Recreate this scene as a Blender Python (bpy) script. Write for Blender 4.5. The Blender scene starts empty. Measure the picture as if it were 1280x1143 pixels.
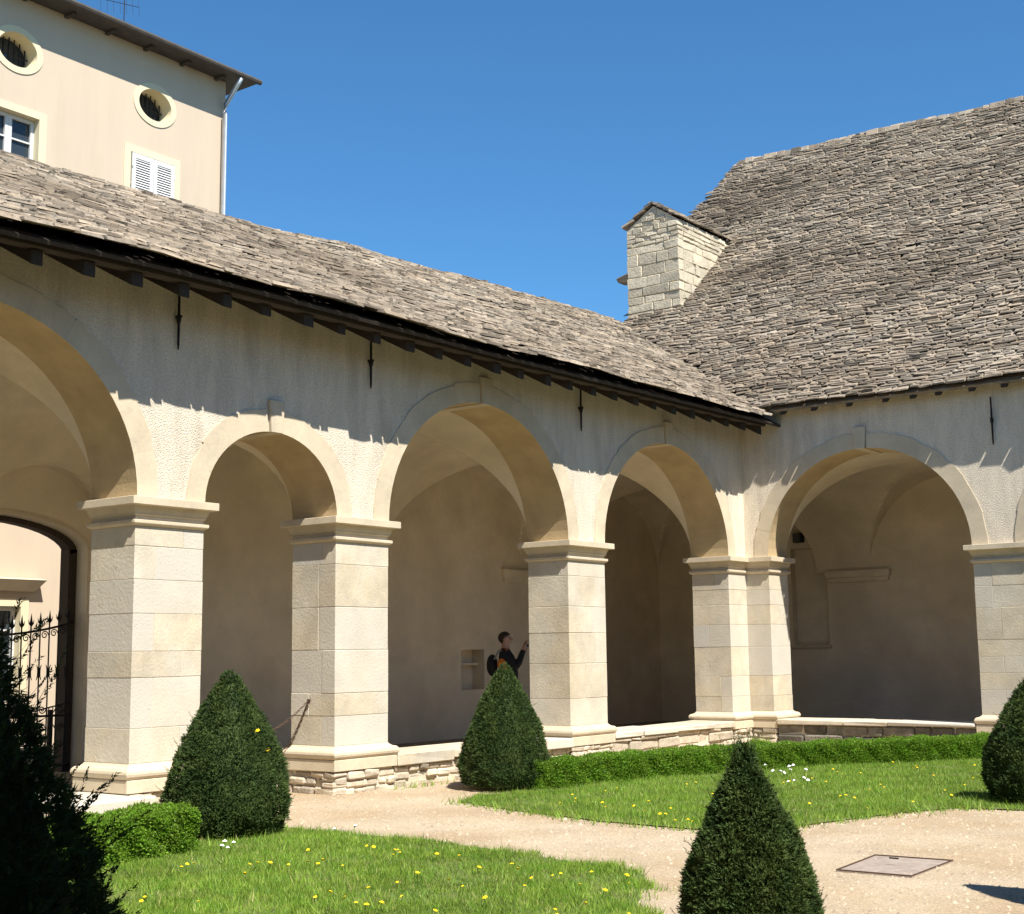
import bpy, bmesh, math, random
import numpy as np
from mathutils import Vector, Matrix
random.seed(7)
rng = np.random.default_rng(11)
sc = bpy.context.scene
col = sc.collection

# ------------------------------------------------------------------ camera
CAM = Vector((11.36, -21.828, 1.529))
FPX = 1717.65
yaw, pit, rol = math.radians(37.073), math.radians(8.121), math.radians(-0.686)
Fv = Vector((-math.sin(yaw)*math.cos(pit), math.cos(yaw)*math.cos(pit), math.sin(pit)))
R0 = Vector((math.cos(yaw), math.sin(yaw), 0)); U0 = R0.cross(Fv)
Rv = R0*math.cos(rol)+U0*math.sin(rol); Uv = -R0*math.sin(rol)+U0*math.cos(rol)
cd = bpy.data.cameras.new('camera'); cam = bpy.data.objects.new('camera', cd); col.objects.link(cam)
cd.sensor_fit = 'HORIZONTAL'; cd.sensor_width = 36; cd.lens = FPX/1280*36; cd.clip_start = .1; cd.clip_end = 2000
m = Matrix((( Rv.x, Uv.x, -Fv.x, CAM.x), (Rv.y, Uv.y, -Fv.y, CAM.y), (Rv.z, Uv.z, -Fv.z, CAM.z), (0, 0, 0, 1)))
cam.matrix_world = m; sc.camera = cam
def ray(px, py): return Fv+Rv*((px-640)/FPX)-Uv*((py-571.5)/FPX)
def gp(px, py, z=-.05):
    d = ray(px, py); t = (z-CAM.z)/d.z; return CAM+d*t
def proj(p):
    v = Vector(p)-CAM; z = v.dot(Fv)
    return (640+FPX*v.dot(Rv)/z, 571.5-FPX*v.dot(Uv)/z, z)

# ------------------------------------------------------------------ sky, sun, exposure
SUN = Vector((.694, -.267, 1)).normalized()
world = bpy.data.worlds.new('World'); sc.world = world; world.use_nodes = True
nt = world.node_tree; bg = nt.nodes['Background']
sky = nt.nodes.new('ShaderNodeTexSky'); sky.sky_type = 'NISHITA'; sky.sun_disc = False
sky.sun_elevation = math.asin(SUN.z); sky.sun_rotation = math.atan2(SUN.x, SUN.y)
sky.air_density = 1.0; sky.dust_density = .1; sky.ozone_density = 3.0; sky.altitude = 300
tint = nt.nodes.new('ShaderNodeMix'); tint.data_type = 'RGBA'; tint.blend_type = 'MULTIPLY'; tint.inputs[0].default_value = 1   # even tint: a clean, deep spring sky
tint.inputs[7].default_value = (.52, .97, 1.22, 1); nt.links.new(sky.outputs[0], tint.inputs[6]); nt.links.new(tint.outputs[2], bg.inputs[0]); bg.inputs[1].default_value = .074
sd = bpy.data.lights.new('sun', 'SUN'); sd.energy = 5.0; sd.angle = math.radians(.53); sd.color = (1, .95, .86)
so = bpy.data.objects.new('sun', sd); col.objects.link(so); so.location = (20, -20, 30)
so.rotation_euler = SUN.to_track_quat('Z', 'Y').to_euler()
vs = sc.view_settings; vs.view_transform = 'Standard'; vs.look = 'None'; vs.exposure = .85; vs.gamma = 1; vs.use_curve_mapping = False
cy = sc.cycles; cy.use_denoising = True; cy.max_bounces = 8; cy.diffuse_bounces = 6
cy.sample_clamp_indirect = 8

# ------------------------------------------------------------------ materials
def mat(name, base, rough=.9, var=.15, scale=4, bump=0, bscale=60, bdist=.01, metal=0, tone=0, dark=None, darkscale=1.2,
        darkamt=0, spec=.3, stretch=None, dark_hi=.75, pits=0, tonehue=None, tonelo=.3, spots=0, big=None, bigscale=.35, bigamt=.6, hue=None, fine=0, finescale=60):
    m = bpy.data.materials.new(name); m.use_nodes = True; n = m.node_tree.nodes; L = m.node_tree.links
    p = n['Principled BSDF']; p.inputs['Roughness'].default_value = rough; p.inputs['Metallic'].default_value = metal
    p.inputs['Specular IOR Level'].default_value = spec
    tc = n.new('ShaderNodeTexCoord'); vec = tc.outputs['Object']
    if stretch:
        mp = n.new('ShaderNodeMapping'); mp.inputs['Scale'].default_value = stretch; L.new(vec, mp.inputs[0]); svec = mp.outputs[0]
    else: svec = vec
    def noise(s, det=6, v=None, ro=.6):
        t = n.new('ShaderNodeTexNoise'); t.inputs['Scale'].default_value = s; t.inputs['Detail'].default_value = det
        t.inputs['Roughness'].default_value = ro; L.new(v or vec, t.inputs['Vector']); return t.outputs['Fac']
    def ramp(f, a, b, lo=.3, hi=.7):
        r = n.new('ShaderNodeMapRange'); r.inputs['From Min'].default_value = lo; r.inputs['From Max'].default_value = hi
        r.inputs['To Min'].default_value = a; r.inputs['To Max'].default_value = b; L.new(f, r.inputs['Value']); return r.outputs[0]
    def mix(f, a, b, mode='MIX'):
        x = n.new('ShaderNodeMix'); x.data_type = 'RGBA'; x.blend_type = mode
        for s, val in ((0, f), (6, a), (7, b)):
            if hasattr(val, 'links') or hasattr(val, 'is_linked'): L.new(val, x.inputs[s])
            else: x.inputs[s].default_value = val if s == 0 else (*val, 1) if len(val) == 3 else val
        return x.outputs[2]
    def mul(c, f):
        v = n.new('ShaderNodeVectorMath'); v.operation = 'SCALE'; L.new(c, v.inputs[0]); L.new(f, v.inputs['Scale']); return v.outputs[0]
    def big_vec():
        q = n.new('ShaderNodeMapping'); q.inputs['Scale'].default_value = (.5, .9, 1.6); L.new(vec, q.inputs[0]); return q.outputs[0]
    rgb = n.new('ShaderNodeRGB'); rgb.outputs[0].default_value = (*base, 1); c = rgb.outputs[0]
    if hue: c = mix(ramp(noise(scale*.6, 4, svec), 0, 1, .38, .62), c, hue)
    c = mul(c, ramp(noise(scale, 8, svec), 1-var, 1+var))
    if fine: c = mul(c, ramp(noise(finescale, 4, vec), 1-fine, 1+fine, .35, .65))
    if big: c = mix(ramp(noise(bigscale, 5, big_vec()), 0, bigamt, .45, .68), c, big)
    if tonehue:
        a0 = n.new('ShaderNodeAttribute'); a0.attribute_name = 'tone'; c = mix(ramp(a0.outputs['Fac'], 0, .9, tonelo, 1), c, tonehue)
    if darkamt:
        c = mix(ramp(noise(darkscale, 8, svec, .65), 0, darkamt, .52, dark_hi), c, dark)
    if spots: c = mix(ramp(noise(13, 3, vec, .7), 0, spots, .66, .74), c, (.20, .17, .13))
    if tone:
        a = n.new('ShaderNodeAttribute'); a.attribute_name = 'tone'
        c = mul(c, ramp(a.outputs['Fac'], 1-tone, 1+tone, 0, 1))
    L.new(c, p.inputs['Base Color'])
    if bump or pits:
        h = noise(bscale, 6)
        if pits:
            vo = n.new('ShaderNodeTexVoronoi'); vo.inputs['Scale'].default_value = pits; L.new(vec, vo.inputs['Vector'])
            h2 = ramp(vo.outputs['Distance'], 0, 1, .0, .35)
            ad = n.new('ShaderNodeMath'); ad.operation = 'ADD'; L.new(h, ad.inputs[0]); L.new(h2, ad.inputs[1]); h = ad.outputs[0]
        b = n.new('ShaderNodeBump'); b.inputs['Strength'].default_value = bump; b.inputs['Distance'].default_value = bdist
        L.new(h, b.inputs['Height']); L.new(b.outputs[0], p.inputs['Normal'])
    return m
def leafmat(name, a, b, trans=.25, rough=.5, spec=.3):
    m = mat(name, a, rough, .25, 9, tone=.45, hue=b, spec=spec, tonehue=(.42, .36, .17) if name == 'grass' else None, tonelo=.93)
    n = m.node_tree.nodes; L = m.node_tree.links; p = n['Principled BSDF']; out = n['Material Output']
    src = p.inputs['Base Color'].links[0].from_socket
    t = n.new('ShaderNodeBsdfTranslucent'); L.new(src, t.inputs[0])
    mx = n.new('ShaderNodeMixShader'); mx.inputs[0].default_value = trans
    L.new(p.outputs[0], mx.inputs[1]); L.new(t.outputs[0], mx.inputs[2]); L.new(mx.outputs[0], out.inputs[0]); return m
M = {}
M['roughcast'] = mat('roughcast', (.75, .665, .535), .95, .12, 3, 1.0, 62, .026, dark=(.40, .335, .25), darkscale=1.3, darkamt=.65, stretch=(1.6, 1.6, .4), fine=.13, finescale=42)
M['stone'] = mat('stone', (.60, .515, .375), .9, .16, 2.6, .45, 34, .012, tone=.16, tonehue=(.44, .415, .365), spots=.5, dark=(.42, .39, .33), darkscale=2.2, darkamt=.6, hue=(.61, .55, .44), fine=.07, finescale=45)
M['trimstone'] = mat('trimstone', (.56, .475, .345), .9, .10, 3, .35, 30, .008, tone=.05, dark=(.36, .32, .26), darkscale=2.6, darkamt=.5, spots=.35, fine=.05)
M['mortar'] = mat('mortar', (.56, .49, .37), .95, .1, 20, .4, 80, .006)
M['inplaster'] = mat('inplaster', (.69, .60, .455), .95, .13, 1.2, .5, 14, .016, hue=(.65, .55, .40), big=(.55, .49, .39), bigscale=.9, bigamt=.4, spots=.18, dark=(.46, .39, .28), darkscale=1.1, darkamt=.45)
M['wood'] = mat('wood', (.045, .034, .025), .85, .3, 5, .5, 30, .01, stretch=(8, 8, 8))
M['lauze'] = mat('lauze', (.25, .198, .142), .9, .22, 5, .7, 22, .014, tone=.55, dark=(.11, .085, .06), darkscale=2.4, darkamt=.5, big=(.13, .10, .07), bigamt=.8, hue=(.24, .205, .16), fine=.2, finescale=28)
M['rubble'] = mat('rubble', (.48, .41, .31), .92, .2, 6, .8, 22, .02, tone=.3, dark=(.25, .23, .20), darkscale=4, darkamt=.5)
M['shaded_soffit'] = mat('shaded_soffit', (.46, .35, .20), .92, .14, 2.2, .4, 30, .01, dark=(.34, .25, .14), darkscale=1.8, darkamt=.5)  # arch undersides: shade and warm bounce light put into the stone colour
M['mossy'] = mat('mossy', (.17, .155, .125), .95, .3, 7, .9, 20, .025, tone=.35, dark=(.05, .055, .03), darkscale=5, darkamt=.7)
M['chimstone'] = mat('chimstone', (.52, .455, .34), .92, .14, 5, .8, 20, .02, tone=.16, dark=(.42, .38, .33), darkscale=3, darkamt=.5)
M['gravel'] = mat('gravel', (.40, .30, .19), .95, .08, 1.2, .7, 85, .02, hue=(.46, .375, .265), fine=.24, finescale=55, dark=(.26, .20, .14), darkscale=.8, darkamt=.35)
M['pebble'] = mat('pebble', (.40, .32, .23), .9, .15, 8, tone=.3)
M['soil'] = mat('soil', (.14, .15, .045), .95, .25, 6, .5, 60, .02, hue=(.10, .15, .035))
M['grass'] = leafmat('grass', (.17, .315, .035), (.275, .39, .06), .4)
M['yew'] = leafmat('yew', (.034, .062, .017), (.062, .092, .024), .12, .7, .15)
M['box'] = leafmat('box', (.135, .27, .02), (.18, .30, .03), .35)
M['bark'] = mat('bark', (.09, .06, .04), .9, .3, 12, .6, 40, .01)
M['dandelion'] = mat('dandelion', (.85, .60, .01), .8, .05, 40)
M['petal'] = mat('petal', (.85, .85, .82), .7, .03, 40)
M['iron'] = mat('iron', (.02, .018, .017), .6, .2, 20, metal=.3)
M['rust'] = mat('rust', (.09, .055, .035), .8, .3, 30, metal=.2)
M['pink'] = mat('pink', (.53, .435, .33), .93, .05, .8, .12, 40, .006, dark=(.46, .37, .27), darkscale=.9, darkamt=.7, stretch=(1.5, 1.5, .22))
M['surround'] = mat('surround', (.64, .565, .385), .9, .05, 2)
M['reveal'] = mat('reveal', (.55, .43, .22), .9, .06, 2)
M['white'] = mat('white', (.62, .62, .61), .6, .04, 5)
M['zinc'] = mat('zinc', (.55, .57, .60), .45, .08, 6, metal=.6)
M['tileedge'] = mat('tileedge', (.075, .065, .055), .8, .2, 8)
M['rooftile'] = mat('rooftile', (.22, .13, .09), .85, .25, 6)
M['floor'] = mat('floor', (.24, .20, .15), .85, .15, 2)
M['street'] = mat('street', (.30, .28, .25), .9, .15, 2)
M['field'] = mat('field', (.16, .17, .08), .95, .2, .3)
M['steel'] = mat('steel', (.34, .28, .235), .75, .2, 14, .6, 60, .006, metal=.1)
M['skin'] = mat('skin', (.50, .29, .21), .55, .05, 30)
M['hair'] = mat('hair', (.035, .022, .016), .6, .2, 60)
M['cloth'] = mat('cloth', (.014, .014, .017), .85, .2, 20, .3, 60, .01)
M['orange'] = mat('orange', (.55, .16, .02), .7, .1, 20)
M['grey'] = mat('grey', (.25, .26, .28), .5, .1, 20)
gl = bpy.data.materials.new('glass'); gl.use_nodes = True
gp_ = gl.node_tree.nodes['Principled BSDF']; gp_.inputs['Base Color'].default_value = (.03, .04, .05, 1); gp_.inputs['Roughness'].default_value = .06
M['glass'] = gl

# ------------------------------------------------------------------ mesh helpers
def finish(o, parent=None, kind=None):
    col.objects.link(o)
    if parent is not None:
        o.parent = parent
        if parent.type == 'EMPTY': o.matrix_parent_inverse = Matrix.Translation(-parent.location)
    if kind: o['kind'] = kind
    return o
def thing(name, loc, label, cat, group=None):
    o = bpy.data.objects.new(name, None); o.location = loc; col.objects.link(o); o.empty_display_size = .2
    return tag(o, label, cat, group)
def tag(o, label, cat, group=None):
    o['label'] = label; o['category'] = cat
    if group: o['group'] = group
    return o
class MB:
    def __init__(s): s.v = []; s.f = []; s.t = []; s.cur = .5
    def add(s, vs, fs):
        b = len(s.v); s.v += [tuple(p) for p in vs]; s.f += [tuple(b+i for i in f) for f in fs]; s.t += [s.cur]*len(fs); return s
    def box(s, a, b):
        x0, y0, z0 = [min(a[i], b[i]) for i in range(3)]; x1, y1, z1 = [max(a[i], b[i]) for i in range(3)]
        return s.add([(x0,y0,z0),(x1,y0,z0),(x1,y1,z0),(x0,y1,z0),(x0,y0,z1),(x1,y0,z1),(x1,y1,z1),(x0,y1,z1)],
              [(0,3,2,1),(4,5,6,7),(0,1,5,4),(1,2,6,5),(2,3,7,6),(3,0,4,7)])
    def hexa(s, vs):   # 8 points: bottom 4 then top 4
        return s.add(vs, [(0,3,2,1),(4,5,6,7),(0,1,5,4),(1,2,6,5),(2,3,7,6),(3,0,4,7)])
    def prism(s, poly, lo, hi, fn):   # poly 2-D, fn(p2, h)->xyz
        n = len(poly); vs = [fn(p, lo) for p in poly]+[fn(p, hi) for p in poly]
        fs = [tuple(range(n-1, -1, -1)), tuple(range(n, 2*n))]+[(i, (i+1) % n, n+(i+1) % n, n+i) for i in range(n)]
        return s.add(vs, fs)
    def tube(s, pts, r, k=6, cap=True):
        pts = [Vector(p) for p in pts]; rs = r if hasattr(r, '__len__') else [r]*len(pts); rings = []
        for i, p in enumerate(pts):
            d = (pts[min(i+1, len(pts)-1)]-pts[max(i-1, 0)]).normalized()
            a = d.cross(Vector((0, 0, 1))) if abs(d.z) < .9 else d.cross(Vector((1, 0, 0)))
            a.normalize(); b = d.cross(a)
            rings.append([p+(a*math.cos(2*math.pi*j/k)+b*math.sin(2*math.pi*j/k))*rs[i] for j in range(k)])
        vs = [q for g in rings for q in g]
        fs = [(i*k+j, i*k+(j+1) % k, (i+1)*k+(j+1) % k, (i+1)*k+j) for i in range(len(pts)-1) for j in range(k)]
        if cap: fs += [tuple(range(k-1, -1, -1)), tuple((len(pts)-1)*k+j for j in range(k))]
        return s.add(vs, fs)
    def mesh(s, name, mats, smooth=False):
        me = bpy.data.meshes.new(name); me.from_pydata(s.v, [], s.f)
        bm = bmesh.new(); bm.from_mesh(me); bmesh.ops.recalc_face_normals(bm, faces=bm.faces); bm.to_mesh(me); bm.free()
        for mm in (mats if isinstance(mats, (list, tuple)) else [mats]): me.materials.append(M[mm])
        a = me.attributes.new('tone', 'FLOAT', 'FACE'); a.data.foreach_set('value', np.array(s.t, dtype=np.float32))
        if smooth: me.shade_smooth()
        return me
    def build(s, name, mats, parent=None, kind=None, smooth=False, bevel=0):
        o = bpy.data.objects.new(name, s.mesh(name, mats, smooth))
        if bevel: bevel_mesh(o.data, bevel)
        return finish(o, parent, kind)
def bevel_mesh(me, w, seg=1):
    bm = bmesh.new(); bm.from_mesh(me)
    es = [e for e in bm.edges if len(e.link_faces) == 2 and e.calc_face_angle(0) > .5]
    bmesh.ops.bevel(bm, geom=es, offset=w, segments=seg, affect='EDGES', clamp_overlap=True); bm.to_mesh(me); bm.free()
def fastmesh(name, verts, faces, mats, tone=None, matidx=None):
    verts = np.asarray(verts, np.float32).reshape(-1, 3); faces = np.asarray(faces, np.int32); n, k = faces.shape
    me = bpy.data.meshes.new(name); me.vertices.add(len(verts)); me.vertices.foreach_set('co', verts.ravel())
    me.loops.add(n*k); me.loops.foreach_set('vertex_index', faces.ravel()); me.polygons.add(n)
    me.polygons.foreach_set('loop_start', np.arange(0, n*k, k, dtype=np.int32))
    for mm in (mats if isinstance(mats, (list, tuple)) else [mats]): me.materials.append(M[mm])
    if tone is not None:
        a = me.attributes.new('tone', 'FLOAT', 'FACE'); a.data.foreach_set('value', np.asarray(tone, np.float32))
    me.update(calc_edges=True); me.validate(); return me
def boolean(o, cutters):
    for c in cutters:
        md = o.modifiers.new('b', 'BOOLEAN'); md.object = c; md.operation = 'DIFFERENCE'; md.solver = 'EXACT'
    dg = bpy.context.evaluated_depsgraph_get(); dg.update()
    me = bpy.data.meshes.new_from_object(o.evaluated_get(dg)); old = o.data
    o.modifiers.clear(); o.data = me; bpy.data.meshes.remove(old)
    for c in cutters:
        d = c.data; bpy.data.objects.remove(c); bpy.data.meshes.remove(d)
def offset_poly(poly, d):   # ccw polygon, outward mitre offset
    n = len(poly); out = []
    for i in range(n):
        p0, p1, p2 = Vector(poly[i-1]), Vector(poly[i]), Vector(poly[(i+1) % n])
        a = (p1-p0).normalized(); b = (p2-p1).normalized()
        na = Vector((a.y, -a.x)); nb = Vector((b.y, -b.x)); k = na+nb
        out.append(p1+k*(d/(1+na.dot(nb))))
    return out
def loft(poly, prof):   # profile rows (z, offset)
    n = len(poly); vs = []; fs = []
    for z, o in prof: vs += [(p.x, p.y, z) for p in offset_poly(poly, o)]
    for i in range(len(prof)-1):
        fs += [(i*n+j, i*n+(j+1) % n, (i+1)*n+(j+1) % n, (i+1)*n+j) for j in range(n)]
    fs += [tuple(range(n-1, -1, -1)), tuple((len(prof)-1)*n+j for j in range(n))]
    return vs, fs

# ------------------------------------------------------------------ dimensions
GZ = -.05          # courtyard ground
ZI = 3.14          # impost (top of the abacus)
D = .72            # pier depth
XB = YB = 4.5      # gallery back walls at x=-4.5 / y=4.5
PL = [(-17.9, -16.955), (-13.105, -12.222), (-10.239, -9.33), (-5.479, -4.518)]   # piers of the left gallery (y ranges)
PR = [(4.016, 4.95), (8.55, 9.48), (13.0, 13.9)]                                   # piers of the right wing (x ranges)
CAPROF = [(2.85, 0), (2.862, .022), (2.875, .04), (2.91, .04), (2.915, .0), (2.96, .0), (2.964, .018), (2.985, .02), (3.01, .032), (3.045, .046), (3.056, .048), (3.058, .112), (3.14, .112)]
BASEPROF = [(.21, .078), (.335, .078), (.342, .062), (.35, .08), (.37, .094), (.395, .1), (.42, .095), (.445, .075), (.452, .04), (.47, .014), (.49, 0)]

# ------------------------------------------------------------------ ground
def sheet(name, poly, z, m, kind='structure'):
    mb = MB(); mb.add([(p[0], p[1], z) for p in poly], [tuple(range(len(poly)))])
    me = mb.mesh(name, m); o = bpy.data.objects.new(name, me); finish(o, None, kind); return o
sheet('ground', [(-600, -600), (600, -600), (600, 600), (-600, 600)], GZ-.09, 'field')
sheet('gravel_courtyard', [(-.9, -22.4), (16, -22.4), (16, .9), (-.9, .9)], GZ, 'gravel')
sheet('street', [(-60, -60), (-4.8, -60), (-4.8, 60), (-60, 60)], GZ-.01, 'street')
sheet('gallery_floor', [(-4.85, -22), (-.75, -22), (-.75, .75), (16, .75), (16, 4.6), (-4.85, 4.6)], .03, 'floor')
kb = MB(); kb.box((-.85, -12.2, GZ-.1), (-.70, -10.25, .034)); kb.build('kerb', 'stone', None, 'structure')

# ------------------------------------------------------------------ arcade pieces
def arch_pt(cx, a, r, th, e=0):   # ellipse point, e outward
    x, z = a*math.cos(th), r*math.sin(th); nx, nz = math.cos(th)/a, math.sin(th)/r; k = math.hypot(nx, nz)
    return (cx+x+nx/k*e, ZI+z+nz/k*e)
def arch(root, fr, s0, s1, rise, nv, detail=True):
    c, a = (s0+s1)/2, (s1-s0)/2; BW = .26; gap = 0
    ring = []
    kt = .11/(a+.2)       # half-angle of the keystone
    half = [math.pi/2+kt+(math.pi/2-kt)*i/nv for i in range(nv+1)]
    segs = [(math.pi-half[i+1], math.pi-half[i]) for i in range(nv)]+[(half[i], half[i+1]) for i in range(nv)]
    for t0, t1 in segs:
        mb = MB(); mb.cur = random.random(); sub = 3; g = gap/a
        th = [t0+g+(t1-t0-2*g)*i/sub for i in range(sub+1)]
        poly = [arch_pt(c, a, rise, t, .002) for t in th]+[arch_pt(c, a, rise, t, BW+random.uniform(-.012, .02)) for t in reversed(th)]
        mb.prism(poly, -D-.01, .014+random.uniform(-.0012, .0012), lambda p, h: fr(p[0], h, p[1]))
        vo = mb.build('voussoir', ['trimstone', 'shaded_soffit'], root)
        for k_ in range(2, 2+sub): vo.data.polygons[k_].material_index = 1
    mb = MB(); mb.cur = random.random()
    kb, ktop = ZI+rise-.012, ZI+rise+.36
    w0, w1 = .085, .115
    mb.prism([(c-w0, kb), (c+w0, kb), (c+w1, ktop), (c-w1, ktop)], -D-.012, .05, lambda p, h: fr(p[0], h, p[1]))
    mb.build('keystone', 'trimstone', root, bevel=.006)
def cutter(fr, s0, s1, rise, e=.13, t0=-1.2, t1=.5, zb=2.6):
    c, a = (s0+s1)/2, (s1-s0)/2
    poly = [arch_pt(c, a, rise, math.pi*i/32, e) for i in range(33)]; poly = poly+[(poly[-1][0], zb), (poly[0][0], zb)]
    mb = MB(); mb.prism(poly, t0, t1, lambda p, h: fr(p[0], h, p[1])); return mb.build('cut', 'mortar')
def blocks(pier, rects, z0=.49, z1=2.85, seed=0):
    r = random.Random(seed); z = z0
    while z < z1-.05:
        h = r.choice([.26, .34, .38, .44, .5]); h = min(h, z1-z)
        if z1-z-h < .15: h = z1-z
        for (x0, y0, x1, y1, ax) in rects:
            cuts = [0, 1]
            if ax and r.random() < .6: cuts = [0, r.choice([.3, .42, .62, .7]), 1]
            for q0, q1 in zip(cuts, cuts[1:]):
                g = .0016; d = r.uniform(-.002, .003)
                if ax == 'y': a = (x0-d, y0+(y1-y0)*q0+(g if q0 else -d), z+g); b = (x1+d, y0+(y1-y0)*q1-(g if q1 < 1 else -d), z+h-g)
                elif ax == 'x': a = (x0+(x1-x0)*q0+(g if q0 else -d), y0-d, z+g); b = (x0+(x1-x0)*q1-(g if q1 < 1 else -d), y1+d, z+h-g)
                else: a = (x0-d, y0-d, z+g); b = (x1+d, y1+d, z+h-g)
                mb = MB(); mb.cur = r.random(); mb.box(a, b); mb.build('stone_block', 'stone', pier, bevel=r.uniform(.002, .006))
        z += h
def rubble_run(root, p0, p1, out, z0, z1, name='rubble_stone', seed=1, m='rubble', depth=.22, rowh=(.075, .13), lens=(.12, .42)):
    r = random.Random(seed); p0, p1 = Vector(p0), Vector(p1); L = (p1-p0).length; d = (p1-p0).normalized(); o = Vector(out); z = z0
    while z < z1-.02:
        h = min(r.uniform(*rowh), z1-z); 
        if z1-z-h < .05: h = z1-z
        s = -r.uniform(0, .1)
        while s < L:
            l = r.uniform(*lens); a, b = max(s, 0), min(s+l, L)
            if b-a > .03:
                mb = MB(); mb.cur = r.random(); pr = r.uniform(-.035, .03); g = .007; vs = []
                for zz in (z+g, z+h-g):
                    for (ss, tt) in ((a+g, -depth), (b-g, -depth), (b-g, pr), (a+g, pr)):
                        q = p0+d*(ss+r.uniform(-.012, .012))+o*(tt+(r.uniform(-.02, .02) if tt > -.1 else 0)); vs.append((q.x, q.y, zz+r.uniform(-.012, .012)))
                mb.hexa(vs); mb.build(name, m, root, bevel=min(.02, h*.2))
            s += l
        z += h
def pier(root, poly, rects, seed):
    c = sum((Vector(p) for p in poly), Vector((0, 0)))/len(poly)
    mb = MB(); mb.add(*loft(poly, [(.2, -.006), (2.95, -.006)])); p = mb.build('pier', 'mortar', root)
    mb = MB(); mb.cur = random.random(); mb.add(*loft(poly, CAPROF)); mb.build('capital', 'trimstone', p, bevel=.004)
    mb = MB(); mb.cur = random.random(); mb.add(*loft(poly, BASEPROF)); mb.build('pier_base', 'trimstone', p, bevel=.004)
    blocks(p, rects, seed=seed)
    op = offset_poly(poly, .07); n = len(op)
    for i in range(n):
        a, b = op[i], op[(i+1) % n]; e = (b-a).normalized(); nrm = Vector((e.y, -e.x))
        if (Vector((CAM.x, CAM.y))-(a+b)/2).dot(nrm) > 0: rubble_run(p, a, b, nrm, GZ-.03, .207, seed=seed*10+i, name='footing_stone')
    mb = MB(); mb.add(*loft(poly, [(GZ-.1, .03), (.205, .03)])); mb.build('footing', 'mortar', p)
    return p
def ledge(root, fr, s0, s1, top, seed, zt0=-D, th=.12, stone='rubble'):
    mb = MB(); pts = [fr(s0, zt0, 0), fr(s1, zt0, 0), fr(s1, .02, 0), fr(s0, .02, 0)]
    mb.hexa([(p[0], p[1], GZ-.1) for p in pts]+[(p[0], p[1], top-th-.004) for p in pts]); w = mb.build('ledge_wall', 'mortar', root)
    r = random.Random(seed); s = s0+.004
    while s < s1-.05:
        l = r.uniform(.75, 1.25); e = min(s+l, s1-.004)
        if s1-e < .35: e = s1-.004
        mb = MB(); mb.cur = r.random(); f = .10+r.uniform(-.02, .03); vs = []
        for zz in (top-th+r.uniform(-.02, .01), top+r.uniform(-.006, .006)):
            for ss, tt in ((s, zt0-.02), (e-.006, zt0-.02), (e-.006, f), (s, f)):
                q = fr(ss, tt+r.uniform(-.01, .01), zz+r.uniform(-.006, .006)); vs.append(q)
        mb.hexa(vs); mb.build('coping_slab', 'stone', w, bevel=.012); s = e
    a = fr(s0, .05, 0); b = fr(s1, .05, 0); n = Vector(fr(0, 1, 0))-Vector(fr(0, 0, 0))
    rubble_run(w, (a[0], a[1]), (b[0], b[1]), (n.x, n.y), GZ-.03, top-th-.012, seed=seed, m=stone, rowh=(.075, .13) if th > .08 else (.12, .2), lens=(.12, .42) if th > .08 else (.25, .8))
def anchor(root, fr, s, z0, z1):
    mb = MB(); p = lambda t, z: fr(s, t, z)
    zs = [z0, z0+.06, (z0+z1)/2-.05, (z0+z1)/2, (z0+z1)/2+.05, z1]
    mb.tube([p(.04, z) for z in zs], [.008, .014, .016, .03, .016, .013], 6); a = mb.build('wall_anchor', 'iron', root)
    mb = MB(); zc = (z0+z1)/2+.03; mb.tube([p(-.05, zc), p(.075, zc)], .02, 6); mb.build('tie_rod_end', 'iron', a)
def interior(f, lo, hi, sp=.12):
    return f
FL = lambda s, t, z: (t, s, z)        # left gallery frame
FR = lambda s, t, z: (s, -t, z)       # right wing frame
FS = lambda s, t, z: (s, -21.5+t, z)  # south gallery frame (faces +y)

# roof surfaces ------------------------------------------------------
def lerp(x, xs, ys): return float(np.interp(x, xs, ys))
XE, XT = .84, -4.78
def zE(y): return lerp(y, [-22, -15.2, -13.5, -11.3, -8.5, -4.6, -.3, 5], [5.33, 5.34, 5.40, 5.42, 5.41, 5.45, 5.50, 5.58])
def zT(y): return lerp(y, [-22, -12.2, -9, -4.5, 3, 6], [8.15, 8.24, 8.33, 8.56, 8.84, 8.95])
def wob(a, b): return .016*math.sin(a*.9+1.3*math.sin(b*.7))+.016*math.sin(b*1.7+a*.35)+.012*math.sin(a*2.3-b*1.1)
def left_z(x, y): return zE(y)+(zT(y)-zE(y))*(XE-x)/(XE-XT)
YE, YK, YR = -.31, 4.95, 9.0
def right_z(x, y):
    b = 5.72+.84*(y-YE) if y < YK else 5.72+.84*(YK-YE)+.96*(y-YK)
    return b-max(0, min(.30, .027*(x+4.4)))*max(0, min(1, (y-YK)/(YR-YK)))
LZ = lambda x, y: left_z(x, y)+wob(x, y)
RZ = lambda x, y: right_z(x, y)+wob(y*.8, x*.8)

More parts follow.
